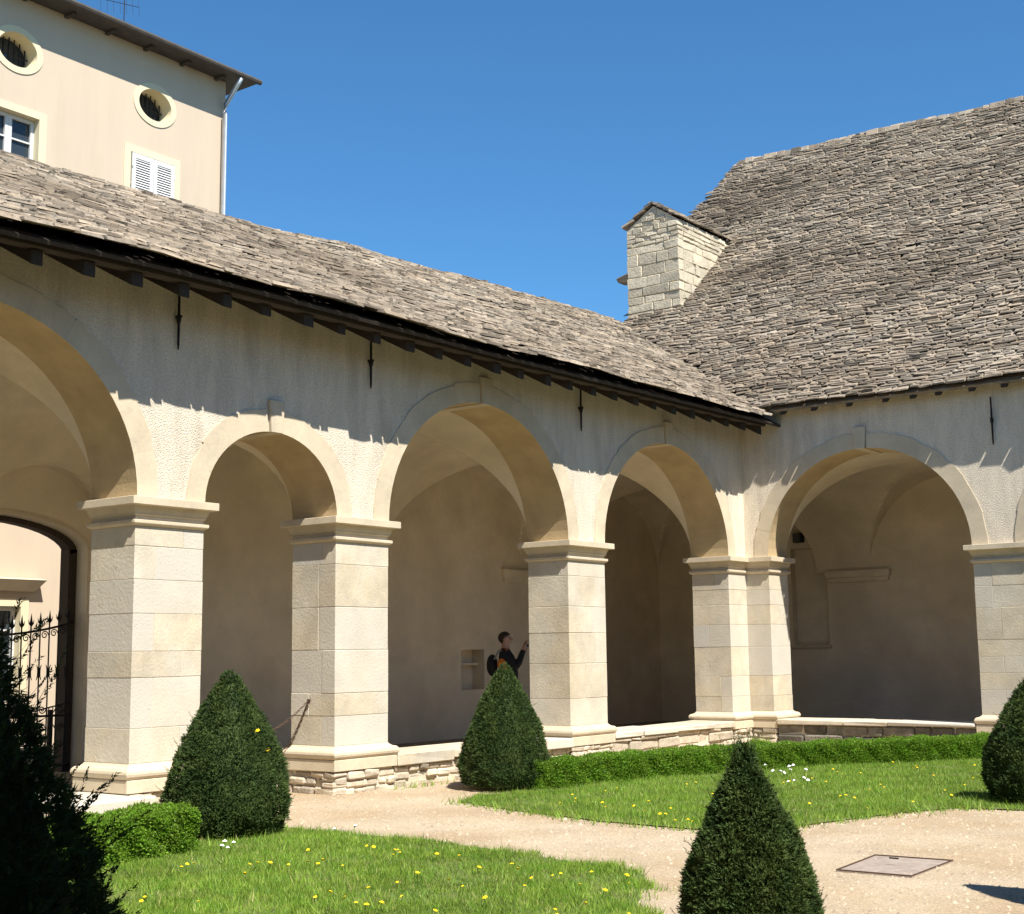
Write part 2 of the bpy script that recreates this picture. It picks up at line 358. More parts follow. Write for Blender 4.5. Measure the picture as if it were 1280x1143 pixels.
def slab_verts(P, u0, u1, v0, v1, th, r, ju=.03, ch=(.1, .9)):
    # P(u, v, h): v runs up-slope; irregular six-sided stone
    um = u0+(u1-u0)*r.uniform(.3, .7); lo = lambda: v0+r.uniform(-.014, .014)
    ring = [(u0+r.uniform(0, ju), lo()), (um, v0+r.uniform(-.018, .010)), (u1-r.uniform(0, ju), lo()), (u1-r.uniform(0, ju*1.4), v1), (u0+r.uniform(0, ju*1.4), v1)]
    lift = r.uniform(.02, .044); tops = []; bots = []; tw = r.uniform(-.006, .006)
    for (u, v) in ring:
        k = 1 if v < (v0+v1)/2 else 0; w = tw*(1 if u > um else -1)
        hb = lift if k else -.022; c = r.uniform(*ch)*th if k else 0; uc = (um-u)*r.uniform(.02, .07)
        bots.append(P(u, v, hb+w*k)); tops.append(P(u+uc, v+c, hb+th+w*k))
    n = 5
    fs = [tuple(range(n, 2*n)), tuple(range(n-1, -1, -1))]+[(i, (i+1) % n, n+(i+1) % n, n+i) for i in range(n)]
    return bots+tops, fs
def lay_slabs(roof, P, urange, vmax, keep, exposure, seed, th=(.016, .032), ch=(.1, .9), start=.3):
    r = random.Random(seed); out = []; v = 0; row = 0
    while v < vmax:
        ex = exposure*r.uniform(.85, 1.15); u = urange[0]-r.uniform(0, start)
        while u < urange[1]:
            w = r.choice([.16, .2, .24, .28, .32, .38, .46])*r.uniform(.85, 1.15); vv = v+r.uniform(-.014, .014)+(.035*math.sin(u*.9+v*.7)+.03*math.sin(u*.37-v*1.9) if v > .3 else 0)
            uc = u+w/2
            if keep(uc, v):
                if row == 0 or r.random() > .01:
                    g = slab_verts(P, u+.004, u+w-.004, vv-.02-(.05*r.random() if row == 0 else 0), vv+.22, r.uniform(*th)*(1.5 if row == 0 else 1), r, .012 if row == 0 else .03, ch)
                    out.append((g, min(1, max(0, r.gauss(.5, .28)))))
                    if r.random() < .035:
                        out.append((slab_verts(P, u+.03, u+w*.8, vv-.01, vv+.16, r.uniform(.03, .055), r), r.random()))
            u += w
        v += ex; row += 1
    def score(g):
        vs = g[0][0]; c = Vector(vs[5]); c = (c+Vector(vs[7]))/2; x, y, z = proj(c)
        return z if (z > 0 and -10 < x < 1290 and -10 < y < 1153) else 1e6+z
    out.sort(key=score)
    near = [g for g in out[:300] if score(g) < 1e6]; rest = out[len(near):]
    for (vs, fs), t in near:
        mb = MB(); mb.cur = t; mb.add(vs, fs); mb.build('roof_slab', 'lauze', roof)
    mb = MB()
    for (vs, fs), t in rest: mb.cur = t; mb.add(vs, fs)
    mb.build('roof_slab_field', 'lauze', roof, kind='stuff')

# ------------------------------------------------------------------ LEFT GALLERY
LG = thing('cloister_gallery', (0, -9, GZ), 'long cloister gallery under the low sloping stone-slab roof, beside the pink house', 'gallery')
bays = [(PL[0][1], PL[1][0], 1.72, 6), (PL[1][1], PL[2][0], .885, 5), (PL[2][1], PL[3][0], 1.735, 6), (PL[3][1], -.639, 1.735, 6)]
mb = MB(); YS = [-21.5]+[i*1.0 for i in range(-21, 1)]+[.72]
for a, b in zip(YS, YS[1:]):
    pass
n = len(YS); vs = []; fs = []
for y in YS:
    zt = left_z(0, y)-.10; zt2 = left_z(-D, y)-.12; vs += [(0, y, ZI), (0, y, zt), (-D, y, zt2), (-D, y, ZI)]
for i in range(n-1):
    for j in range(4): fs.append((i*4+j, i*4+(j+1) % 4, (i+1)*4+(j+1) % 4, (i+1)*4+j))
fs += [(0, 1, 2, 3), tuple((n-1)*4+j for j in (3, 2, 1, 0))]
mb.add(vs, fs); wallL = mb.build('arcade_wall', 'roughcast', LG)
boolean(wallL, [cutter(FL, s0, s1, r) for s0, s1, r, k in bays])
mb = MB(); mb.box((-D, -21.5, GZ-.1), (0, PL[0][0], ZI)); mb.build('end_wall', 'roughcast', LG)
for s0, s1, r, k in bays: arch(LG, FL, s0, s1, r, k)
for i, (a, b) in enumerate(PL):
    pier(LG, [(-D, a), (0, a), (0, b), (-D, b)], [(-D, a, 0, b, 'y' if i % 2 else 'x')], 20+i)
for i in (2, 3): ledge(LG, FL, bays[i][0]+.085, bays[i][1]-.085, .34, 40+i, th=.12 if i == 2 else .075)
mb = MB(); mb.box((-1.2, PL[0][1]+.1, GZ-.1), (-.05, PL[1][0]-.1, .12)); thr = mb.build('threshold', 'mortar', LG)
r = random.Random(3); y = PL[0][1]+.1
while y < PL[1][0]+.05:
    e = min(y+r.uniform(.8, 1.2), PL[1][0]+.1); mb = MB(); mb.cur = r.random(); mb.box((-1.2, y, .03), (.34, e-.008, .2)); mb.build('threshold_slab', 'stone', thr, bevel=.02); y = e
for s, z0, z1 in ((-12.65, 4.73, 5.38), (-9.69, 4.75, 5.38), (-5.13, 4.78, 5.42), (-17.4, 4.73, 5.36)): anchor(LG, FL, s, z0, z1)
# corner pier (shared by both arcades)
CP = [(-D, -.639), (0, -.639), (0, 0), (.451, 0), (.451, D), (-D, D)]
pier(LG, CP, [(-D, -.639, 0, 0, 'x'), (-D, 0, .451, D, '')], 31)

# back wall of the left gallery with gate opening and niche
mb = MB(); YSb = [-22.2, -18, -14, -10, -6, -3, 0, 3, 4.9]; n = len(YSb); vs = []; fs = []
for y in YSb: vs += [(-XB, y, GZ-.1), (-XB, y, left_z(-XB, y)-.14), (-4.95, y, left_z(XT, y)-.12), (-4.95, y, GZ-.1)]
for i in range(n-1):
    for j in range(4): fs.append((i*4+j, i*4+(j+1) % 4, (i+1)*4+(j+1) % 4, (i+1)*4+j))
fs += [(0, 1, 2, 3), tuple((n-1)*4+j for j in (3, 2, 1, 0))]
mb.add(vs, fs); bw = mb.build('back_wall', 'inplaster', LG)
GC, GA = -11.85, 1.43
gpoly = [(GC-GA, -.3), (GC+GA, -.3), (GC+GA, 2.98)]+[(GC+GA*math.cos(math.pi*i/16), 2.98+.42*math.sin(math.pi*i/16)) for i in range(1, 16)]+[(GC-GA, 2.98)]
c1 = MB(); c1.prism(gpoly, -6, -3, lambda p, h: (h, p[0], p[1])); c1 = c1.build('cut', 'mortar')
c2 = MB(); c2.box((-4.78, -2.43, .88), (-4.2, -1.76, 1.6)); c2 = c2.build('cut', 'mortar')
boolean(bw, [c1, c2])
mb = MB(); mb.box((-4.77, -2.43, 1.32), (-4.62, -1.76, 1.36)); mb.build('niche_shelf', 'inplaster', bw)
mb = MB(); mb.box((-4.52, -1.77, .86), (-4.485, -1.70, 1.62)); mb.build('niche_edge', 'inplaster', bw, bevel=.006)
g2 = MB(); op = [(GC+(GA+.005)*math.cos(math.pi*i/24), 2.98+.425*math.sin(math.pi*i/24)) for i in range(25)]
inn = [(GC+(GA+.05)*math.cos(math.pi*i/24), 2.98+.47*math.sin(math.pi*i/24)) for i in range(25)]
g2.prism(inn+list(reversed(op)), -4.51, -4.485, lambda p, h: (h, p[0], p[1])); g2.build('gate_arch_moulding', 'trimstone', bw)
# corbels on the back walls
for a, b in [(-17.9, -16.95), (-13.1, -12.2), (-10.24, -9.33), (-5.48, -4.52), (-1.2, .1)]:
    mb = MB(); q = [(-XB-.05, a), (-XB+.06, a), (-XB+.06, b), (-XB-.05, b)]
    mb.add(*loft(q, [(2.86, -.02), (2.9, 0), (2.95, 0), (2.96, .03), (3.06, .05), (3.1, .05)])); mb.build('corbel', 'inplaster', bw, bevel=.006)

# vaults (groin): one continuous shell over both galleries
H = 1.80
def ell(x, c, a, h): k = 1-((x-c)/a)**2; return 3.1+h*math.sqrt(k) if k > 0 else 3.08
zx = lambda x: ell(x, -(XB+D)/2, (XB-D)/2, H)
zr = lambda y: ell(y, (YB+D)/2, (YB-D)/2, H)
def bayz(s, lst): return max(ell(s, (a+b)/2, (b-a)/2+.02, h+.06) for a, b, h in lst)
BL = [(a, b, r) for a, b, r, k in bays]+[(-21.4, -17.9, 1.6)]
BR = [(.451, PR[0][0], 1.73), (PR[0][1], PR[1][0], 1.73), (PR[1][1], PR[2][0], 1.73)]
def vault(name, xs, ys, f, root):
    X, Y = np.array(xs), np.array(ys); vs = [(x, y, f(x, y)) for x in X for y in Y]; ny = len(Y)
    fs = [(i*ny+j, (i+1)*ny+j, (i+1)*ny+j+1, i*ny+j+1) for i in range(len(X)-1) for j in range(ny-1)]
    mb = MB(); mb.add(vs, fs); return mb.build(name, 'inplaster', root, smooth=False)
def cosgrid(a, b, n): return [a+(b-a)*(1-math.cos(math.pi*i/n))/2 for i in range(n+1)]
gx = cosgrid(-XB, -D, 44); gyl = []
edges = sorted({-21.4, *[v for p in PL for v in p], -.639})
for a, b in zip(edges, edges[1:]): gyl += cosgrid(a, b, 40 if b-a > 1.5 else 4)[:-1]
gyl += [-.639, 0, .72]
vault('vault', gx, gyl, lambda x, y: max(zx(x), bayz(y, BL)), LG)
RW = thing('cloister_wing', (5, .3, GZ), 'cloister wing under the tall steep stone-slab roof with a ridge, right of the inner corner', 'building')
vault('vault', gx, cosgrid(.72, YB, 44), lambda x, y: max(zx(x), zr(y)), RW)
gxr = []; ed = [.451, 4.016, 4.95, 8.55, 9.48, 13.0, 13.9]
for a, b in zip(ed, ed[1:]): gxr += cosgrid(a, b, 40 if b-a > 1.5 else 4)[:-1]
vault('vault', [-D, -.2]+gxr+[13.9], cosgrid(.72, YB, 44), lambda x, y: max(zr(y), bayz(x, BR) if x >= .45 else 0), RW)

# left roof ------------------------------------------------------------
mb = MB(); gxs = np.linspace(XE-.06, XT+.02, 7); gys = np.linspace(-21.6, 4.0, 40); vs = []; fs = []
for x in gxs:
    for y in gys: vs.append((x, y, left_z(x, y)-.13))
ny = len(gys)
for i in range(6):
    for j in range(ny-1): fs.append((i*ny+j, (i+1)*ny+j, (i+1)*ny+j+1, i*ny+j+1))
mb.add(vs, fs); roofL = mb.build('roof', 'wood', LG); md = roofL.modifiers.new('t', 'SOLIDIFY'); md.thickness = .04; md.offset = 0
slopeL = math.hypot(XE-XT, 3.0); kx, kz = (XE-XT)/slopeL, 3.0/slopeL
def PLf(u, v, h):
    x = XE-v*kx; return (x+h*kz, u, LZ(x, u)+h*kx)
def keepL(u, v):
    x = XE-v*kx; return not (u > -1.2 and RZ(x, u) > LZ(x, u)+.06 and not (v < .4 and u < -.33)) and not (u > -.33 and v < .5)
lay_slabs(roofL, PLf, (-19.5, 3.6), slopeL-.1, keepL, .078, 5, (.010, .021), (.9, 2.4))
r = random.Random(8); y = -21
while y < -.4:
    x0, x1 = -.3, .62+r.uniform(-.03, .03); mb = MB(); hw = .058+r.uniform(0, .02); dz = .15
    zz = lambda x: left_z(x, y)-.245
    mb.hexa([(x0, y-hw, zz(x0)-dz), (x1, y-hw, zz(x1)-dz), (x1, y+hw, zz(x1)-dz), (x0, y+hw, zz(x0)-dz), (x0, y-hw, zz(x0)), (x1, y-hw, zz(x1)), (x1, y+hw, zz(x1)), (x0, y+hw, zz(x0))])
    mb.build('rafter', 'wood', roofL, bevel=.008); y += r.uniform(.54, .6)
y = -21.5
while y < -.45:   # eaves board of several lengths, sagging a little
    e = min(y+r.uniform(2.2, 3.4), -.4); mb = MB(); x0, x1 = .52, .70
    z = lambda yy: left_z(.7, yy)-.15
    mb.hexa([(x0, y, z(y)-.05), (x1, y, z(y)-.06-.02*r.random()), (x1, e-.01, z(e)-.06-.02*r.random()), (x0, e-.01, z(e)-.05), (x0, y, z(y)+.10), (x1, y, z(y)+.05), (x1, e-.01, z(e)+.05), (x0, e-.01, z(e)+.10)])
    mb.build('eaves_board', 'wood', roofL, bevel=.01); y = e

# ------------------------------------------------------------------ RIGHT WING
mb = MB(); mb.box((.0, 0, ZI), (14.2, D, right_z(0, .0)-.16)); wallR = mb.build('arcade_wall', 'roughcast', RW)
baysR = [(.451, PR[0][0], 1.735, 6), (PR[0][1], PR[1][0], 1.735, 6), (PR[1][1], PR[2][0], 1.735, 6)]
boolean(wallR, [cutter(FR, a, b, r) for a, b, r, k in baysR])
for a, b, r_, k in baysR: arch(RW, FR, a, b, r_, k)
for i, (a, b) in enumerate(PR):
    pier(RW, [(a, 0), (b, 0), (b, D), (a, D)], [(a, 0, b, D, 'x')], 60+i)
for i, (a, b, r_, k) in enumerate(baysR): ledge(RW, FR, a+.085, b-.085, .35, 70+i, th=.055, stone='mossy')
anchor(RW, FR, 4.46, 4.71, 5.48); anchor(RW, FR, 9.0, 4.71, 5.48)
mb = MB(); mb.box((-4.5, YB, GZ-.1), (14.2, 4.95, 9.45)); bwr = mb.build('back_wall', 'inplaster', RW)
c1 = MB(); c1.box((-1.30, 4.3, 1.62), (-.5, 4.7, 3.2)); c1.prism([(-1.30, 3.1), (-.5, 3.1)]+[(-.9+.4*math.cos(math.pi*i/12), 3.1+.5*math.sin(math.pi*i/12)) for i in range(1, 12)], 4.3, 4.7, lambda p, h: (p[0], h, p[1]))
c1 = c1.build('cut', 'mortar')
cq = MB(); cq.box((-1.30, 4.3, 1.62), (-.5, 4.7, 3.6)); bpy.data.objects.remove(c1); boolean(bwr, [cq.build('cut', 'mortar')])
mb = MB(); mb.box((-1.34, 4.44, 1.56), (-.46, 4.52, 1.63)); mb.build('recess_sill', 'trimstone', bwr, bevel=.006)
for a, b in [(-.46, .82), (4.0, 4.95), (8.55, 9.48)]:
    mb = MB(); q = [(a, YB-.06), (b, YB-.06), (b, YB+.05), (a, YB+.05)]
    mb.add(*loft(q, [(2.86, -.02), (2.9, 0), (2.95, 0), (2.96, .03), (3.06, .05), (3.1, .05)])); mb.build('corbel', 'inplaster', bwr, bevel=.006)
mb = MB(); mb.box((14.0, D, GZ-.1), (14.2, YB, 5.6)); mb.build('end_wall', 'roughcast', RW)
# main body behind and gable end
gz = lambda y: right_z(0, y)-.1 if y < YR else right_z(0, YR)-.1-.96*(y-YR)
mb = MB(); poly = [(-.0, 5.2), (YB+.0, 5.2)]
gpts = [(4.96, GZ), (13.2, GZ), (13.2, gz(13.2)-.3), (YR, gz(YR)-.35), (YK+.02, gz(YK+.02)-.1)]
mb.prism(gpts, -4.36, 14.2, lambda p, h: (h, p[0], p[1])); mb.build('main_wall', 'roughcast', RW)
mb = MB(); mb.prism([(.1, 5.4), (4.95, 5.4), (4.95, gz(4.95)-.05), (.1, gz(.1)-.05)], -4.36, -4.26, lambda p, h: (h, p[0], p[1])); mb.build('gable_wall', 'roughcast', RW)
# roof deck
XG = -4.43
ys = [YE+.05, YK, YR, 13.6]; zs = [right_z(0, YE+.05)-.05, right_z(0, YK)-.05, right_z(0, YR)-.05, right_z(0, YR)-.05-.96*(13.6-YR)]
mb = MB(); vs = []; fs = []
XSR = (XG+.03, .72, 14.3)
def deckpts(xa, xb, y0):
    yy = [y0]+ys[1:]; z2 = [right_z(0, y0)-.12]+[q-.07 for q in zs[1:]]
    return [(x, y, min(z, right_z(x, y)-.12) if y <= YR else z-.3) for x in (xa, xb) for y, z in zip(yy, z2)]
mb.add(deckpts(.72, 14.3, ys[0]), [(i, i+1, 5+i, 4+i) for i in range(3)])
mb.add(deckpts(XG+.03, .72, .15), [(i, i+1, 5+i, 4+i) for i in range(3)])
hp = [(XG+.03, 5.3), (-5.28, 5.55), (-4.42, YR-.05), (XG+.03, YR-.05)]; mb.add([(x, y, right_z(x, y)-.12) for x, y in hp], [(0, 1, 2, 3)])
mb.add([(-5.28, 5.55, right_z(-5.28, 5.55)-.13), (-4.42, YR-.05, right_z(-4.42, YR)-.13), (-5.28, 12.4, right_z(-5.28, 5.55)-.13), (-5.28, 12.4, 8), (-5.28, 5.55, 8)], [(0, 1, 2), (0, 2, 3, 4)])
mb.add([(-5.27, 5.56, 8), (-5.27, 5.56, right_z(-5.27, 5.56)-.15), (-4.3, 5.56, right_z(-4.3, 5.56)-.15), (-4.3, 5.56, 8)], [(0, 1, 2, 3)])
roofR = mb.build('roof', 'lauze', RW); md = roofR.modifiers.new('t', 'SOLIDIFY'); md.thickness = .05; md.offset = 0
s1 = math.hypot(1, .84); s2 = math.hypot(1, .96); v1 = (YK-YE)*s1; v2 = (YR-YK)*s2
def PRf(u, v, h):
    if v < v1: y = YE+v/s1; ky, kk = 1/s1, .84/s1
    else: y = YK+(v-v1)/s2; ky, kk = 1/s2, .96/s2
    # the courses lift slightly over the change of pitch
    return (u, y-h*kk, right_z(u, y)+wob(y*.8, u*.8)+h*ky)
def keepR(u, v):
    y = YE+v/s1 if v < v1 else YK+(v-v1)/s2
    if u < XG and not (y > 5.3 and u > -4.40-.26*(YR-y)): return False
    if u > XE+.05: return True
    return RZ(u, y) > LZ(u, y)-.04 or (u > .62 and v < .5)
lay_slabs(roofR, PRf, (-5.4, 13.9), v1+v2, keepR, .076, 9, (.010, .022), (.1, .9), .07)
# ridge stones
r = random.Random(4); u = XG
ridge = MB()
while u < 14:
    w = r.uniform(.14, .4); mb = MB(); mb.cur = r.random(); z = right_z(u, YR)+r.uniform(-.05, .015)+wob(YR*.8, u*.8)
    mb.hexa([(u, YR-.17, z-.12), (u+w, YR-.17, z-.12), (u+w, YR+.17, z-.12), (u, YR+.17, z-.12), (u, YR-.10, z+.02+r.uniform(0, .035)), (u+w-.01, YR-.1, z+.02+r.uniform(0, .035)), (u+w-.01, YR+.1, z+.05), (u, YR+.1, z+.05)])
    mb.build('ridge_stone', 'lauze', roofR, bevel=.015); u += w
# rafter tails under the right eave
r = random.Random(12); x = .95
while x < 14:
    mb = MB(); y0, y1 = .05, -.25; w = .055; zz = lambda y: right_z(0, y)-.11
    mb.hexa([(x-w, y0, zz(y0)-.14), (x-w, y1, zz(y1)-.10), (x+w, y1, zz(y1)-.10), (x+w, y0, zz(y0)-.14), (x-w, y0, zz(y0)), (x-w, y1, zz(y1)), (x+w, y1, zz(y1)), (x+w, y0, zz(y0))])
    mb.build('rafter', 'wood', roofR, bevel=.01); x += r.uniform(.42, .75)

# chimney ---------------------------------------------------------------
CX0, CX1, CY0 = -4.40, -3.06, 3.34
def ytop(z): return min(5.6, (z-5.72)/.84+YE-.02)
mb = MB(); mb.box((CX0+.03, CY0+.03, 8.2), (CX1-.03, 5.5, 10.82))
mb.prism([(CX0+.03, 10.82), (CX1-.03, 10.82), (-3.70, 11.24)], CY0+.03, 5.5, lambda p, h: (p[0], h, p[1]))
ch = mb.build('chimney', 'mortar', RW)
r = random.Random(21); z = 8.45
def cstone(a, b, jit=.014):
    mb = MB(); mb.cur = r.random(); x0, y0, z0 = a; x1, y1, z1 = b
    vs = [(x0,y0,z0),(x1,y0,z0),(x1,y1,z0),(x0,y1,z0),(x0,y0,z1),(x1,y0,z1),(x1,y1,z1),(x0,y1,z1)]
    mb.hexa([tuple(c+r.uniform(-jit, jit) for c in v) for v in vs]); mb.build('chimney_stone', 'chimstone', ch, bevel=.012)
while z < 11.12:
    fine = z > 10.2; h = r.uniform(.09, .14) if fine else r.uniform(.17, .26)
    if z < 10.82 < z+h+.05: h = 10.82-z
    xa, xb = CX0, CX1
    if z > 10.80:
        k = (z+h-10.80)/(11.26-10.80); xa = CX0+k*(-3.70-CX0)+.04; xb = CX1+k*(-3.70-CX1)-.04
    if xb-xa < .1: break
    x = xa; pr = .0
    while x < xb-.02:
        w = r.uniform(.12, .3) if fine else r.uniform(.3, .75); e = min(x+w, xb)
        if xb-e < .12: e = xb
        cstone((x+.007, CY0-r.uniform(-.012, .012), z+.007), (e-.007, CY0+.2, z+h-.007)); x = e
    if z < 10.75:
        y = CY0+.21; ye = ytop(z+h*.4)+.25
        while y < ye:
            w = r.uniform(.2, .55); e = min(y+w, ye)
            cstone((CX1-.2, y+.006, z+.007), (CX1+r.uniform(-.012, .012), e-.006, z+h-.007)); y = e
        y = CY0+.21
        while y < 4.4:
            w = r.uniform(.25, .55); cstone((CX0+r.uniform(-.01, .01), y+.006, z+.007), (CX0+.2, y+w-.006, z+h-.007)); y += w
    z += h
mb = MB(); mb.hexa([(-4.66, 3.36, 9.66), (-4.36, 3.36, 9.60), (-4.36, 3.62, 9.60), (-4.66, 3.62, 9.66), (-4.70, 3.33, 9.76), (-4.36, 3.33, 9.84), (-4.36, 3.65, 9.84), (-4.70, 3.65, 9.76)])
mb.build('stone_bracket', 'lauze', ch, bevel=.02)
for sgn in (-1, 1):   # stone slabs of the chimney's little gable roof
    xe = CX0-.07 if sgn < 0 else CX1+.05; ze = 10.83; xr, zr_ = -3.70, 11.30; L = math.hypot(xe-xr, ze-zr_)
    dx, dz = (xr-xe)/L, (zr_-ze)/L; nx, nz = (-dz if dx > 0 else dz), abs(dx)
    v = 0; row = 0
    while v < L-.03:
        y = CY0-.05
        while y < 6.1:
            w = r.uniform(.22, .5)
            P = lambda u, vv, h: (xe+dx*vv+nx*h, u, ze+dz*vv+nz*h)
            mb = MB(); mb.cur = r.random(); mb.add(*slab_verts(P, y, y+w-.004, v, min(v+.34, L+.03), .04, r)); mb.build('chimney_slab', 'lauze', ch); y += w
        v += .17; row += 1

# ------------------------------------------------------------------ SOUTH GALLERY (behind the photographer, throws the foreground shade)
SG = thing('cloister_gallery', (8, -21.6, GZ), 'cloister gallery opposite the inner corner, shading the dark clipped yew', 'gallery')
mb = MB(); mb.box((0, -21.5-D, ZI), (16, -21.5, 5.55)); wS = mb.build('arcade_wall', 'roughcast', SG)
SB = [(.6, 4.45, 1.73), (5.0, 8.85, 1.73), (9.45, 13.3, 1.73)]
boolean(wS, [cutter(FS, a, b, r_) for a, b, r_ in SB])
for a, b, r_ in SB: arch(SG, FS, a, b, r_, 6)
for a, b in [(0, .6), (4.45, 5.0), (8.85, 9.45), (13.3, 16)]:
    mb = MB(); mb.box((a, -21.5-D, .4), (b, -21.5, 2.9)); p = mb.build('pier', 'stone', SG)
    q = [(a, -21.5-D), (b, -21.5-D), (b, -21.5), (a, -21.5)]
    mb = MB(); mb.add(*loft(q, CAPROF)); mb.build('capital', 'trimstone', p); mb = MB(); mb.add(*loft(q, [(GZ-.1, .12)]+BASEPROF)); mb.build('pier_base', 'trimstone', p)
mb = MB(); mb.prism([(-20.66, 5.36), (-26.3, 8.2), (-26.3, 8.32), (-20.66, 5.48)], 0.9, 16, lambda p, h: (h, p[0], p[1])); mb.build('roof', 'lauze', SG)
mb = MB(); mb.box((0, -26.4, GZ-.1), (16, -26.1, 8.1)); mb.build('back_wall', 'inplaster', SG)

# ------------------------------------------------------------------ PINK HOUSE beyond the gallery
HX, HC = -11.0, -2.55
PH = thing('house', (HX, -12, GZ), 'tall pink rendered house with oval windows, white shutters and overhanging roof beyond the gallery', 'house')
mb = MB(); mb.box((HX-9, -27, GZ-.1), (HX, HC, 14.12)); hw = mb.build('wall', 'pink', PH)
OC = [(-4.45, 12.93), (-7.68, 13.0), (-10.9, 13.0), (-14.1, 13.0)]
WN = [(y, z0, z1) for y in (-4.48, -7.71, -10.9, -14.1) for z0, z1 in ((9.9, 11.77), (5.6, 7.5))]+[(y, .75, 2.48) for y in (-7.71, -10.9, -14.1)]
cuts = []
for y, z in OC:
    c = MB(); c.prism([(y+.42*math.cos(2*math.pi*i/32), z+.34*math.sin(2*math.pi*i/32)) for i in range(32)], HX-.45, HX+.3, lambda p, h: (h, p[0], p[1])); cuts.append(c.build('cut', 'reveal'))
for y, z0, z1 in WN:
    c = MB(); c.box((HX-.32, y-.55, z0), (HX+.3, y+.55, z1)); cuts.append(c.build('cut', 'reveal'))
boolean(hw, cuts)
def ring_xy(yc, zc, a, b, a2, b2, x0, x1, name, m, parent, n=40):
    vs = []; fs = []
    for i in range(n):
        t = 2*math.pi*i/n; ct, st = math.cos(t), math.sin(t)
        vs += [(x0, yc+a*ct, zc+b*st), (x1, yc+a*ct, zc+b*st), (x1, yc+a2*ct, zc+b2*st), (x0, yc+a2*ct, zc+b2*st)]
    for i in range(n):
        j = (i+1) % n
        for k in range(4): fs.append((i*4+k, i*4+(k+1) % 4, j*4+(k+1) % 4, j*4+k))
    mb = MB(); mb.add(vs, fs); return mb.build(name, m, parent)
for y, z in OC:
    f = ring_xy(y, z, .415, .335, .55, .46, HX-.36, HX+.018, 'oval_window', 'surround', PH)
    mb = MB(); mb.prism([(y+.418*math.cos(2*math.pi*i/24), z+.338*math.sin(2*math.pi*i/24)) for i in range(24)], HX-.44, HX-.40, lambda p, h: (h, p[0], p[1])); mb.build('pane', 'glass', f)
    for k in range(-3, 4):
        yy = y+k*.115; hh = .33*math.sqrt(max(0, 1-(k*.115/.42)**2)); mb = MB(); mb.tube([(HX-.30, yy, z-hh), (HX-.30, yy, z+hh)], .014, 5); mb.build('bar', 'iron', f)
    mb = MB(); mb.tube([(HX-.30, y-.41, z), (HX-.30, y+.41, z)], .014, 5); mb.build('bar', 'iron', f)
for y, z0, z1 in WN:
    f = MB(); o, i_ = .71, .548
    f.prism([(y-o, z0-.0), (y-i_, z0), (y-i_, z1-.002), (y+i_, z1-.002), (y+i_, z0), (y+o, z0), (y+o, z1+.14), (y-o, z1+.14)], HX-.30, HX+.02, lambda p, h: (h, p[0], p[1]))
    shut = (y == -4.48 and z0 > 9) or (z0 == 5.6 and y < -10)
    f = f.build('window', 'surround', PH)
    mb = MB(); mb.box((HX-.05, y-.78, z0-.1), (HX+.12, y+.78, z0-.002)); mb.build('sill', 'trimstone', f)
    if shut:
        for s in (-1, 1):
            a, b = (y-.535, y-.006) if s < 0 else (y+.006, y+.535)
            mb = MB(); zz0, zz1 = z0+.03, z1-.03; xa, xb = HX+.024, HX+.06
            mb.box((xa, a, zz0), (xb, a+.085, zz1)); mb.box((xa, b-.085, zz0), (xb, b, zz1))
            for q in (zz0, (zz0+zz1)/2-.05, zz1-.1): mb.box((xa, a+.0855, q), (xb, b-.0855, q+.1))
            mb.build('shutter', 'white', f)
            zz = zz0+.11
            while zz < zz1-.13:
                if not (zz0+zz1)/2-.09 < zz < (zz0+zz1)/2+.05:
                    mb = MB(); mb.hexa([(xa+.028, a+.086, zz), (xa+.034, a+.086, zz+.006), (xa+.034, b-.086, zz+.006), (xa+.028, b-.086, zz), (xa, a+.086, zz+.042), (xa+.006, a+.086, zz+.048), (xa+.006, b-.086, zz+.048), (xa, b-.086, zz+.042)])
                    mb.build('slat', 'white', f)
                zz += .052
            for q in (zz0+.25, zz1-.25):
                mb = MB(); mb.tube([(xb+.012, (a if s < 0 else b), q-.05), (xb+.012, (a if s < 0 else b), q+.05)], .014, 6); mb.build('hinge', 'white', f)
    else:
        x0 = HX-.20
        mb = MB(); mb.box((x0-.01, y-.545, z0), (x0-.005, y+.545, z1)); mb.build('pane', 'glass', f)
        for a, b in ((y-.545, y-.002), (y+.002, y+.545)):
            mb = MB(); mb.box((x0, a, z0+.01), (x0+.05, a+.07, z1-.01)); mb.box((x0, b-.07, z0+.01), (x0+.05, b, z1-.01))
            mb.box((x0, a+.0705, z0+.01), (x0+.05, b-.0705, z0+.1)); mb.box((x0, a+.0705, z1-.08), (x0+.05, b-.0705, z1-.01)); mb.build('sash', 'white', f)
            for k in (1, 2, 3):
                q = z0+(z1-z0)*k/4; mb = MB(); mb.box((x0+.004, a+.0705, q-.015), (x0+.04, b-.0705, q+.015)); mb.build('glazing_bar', 'white', f)
    if z0 < 1:
        mb = MB(); mb.hexa([(HX+.01, y-.8, 2.74), (HX+.12, y-.8, 2.78), (HX+.12, y+.8, 2.78), (HX+.01, y+.8, 2.74), (HX+.01, y-.92, 3.0), (HX+.28, y-.92, 2.96), (HX+.28, y+.92, 2.96), (HX+.01, y+.92, 3.0)])
        mb.build('cornice', 'trimstone', f, bevel=.01)
o = .49; ex, ey, ez = HX+o, HC+o, 14.12
mb = MB(); rx = HX-4.5; ry = HC-4.5; h = 2.1
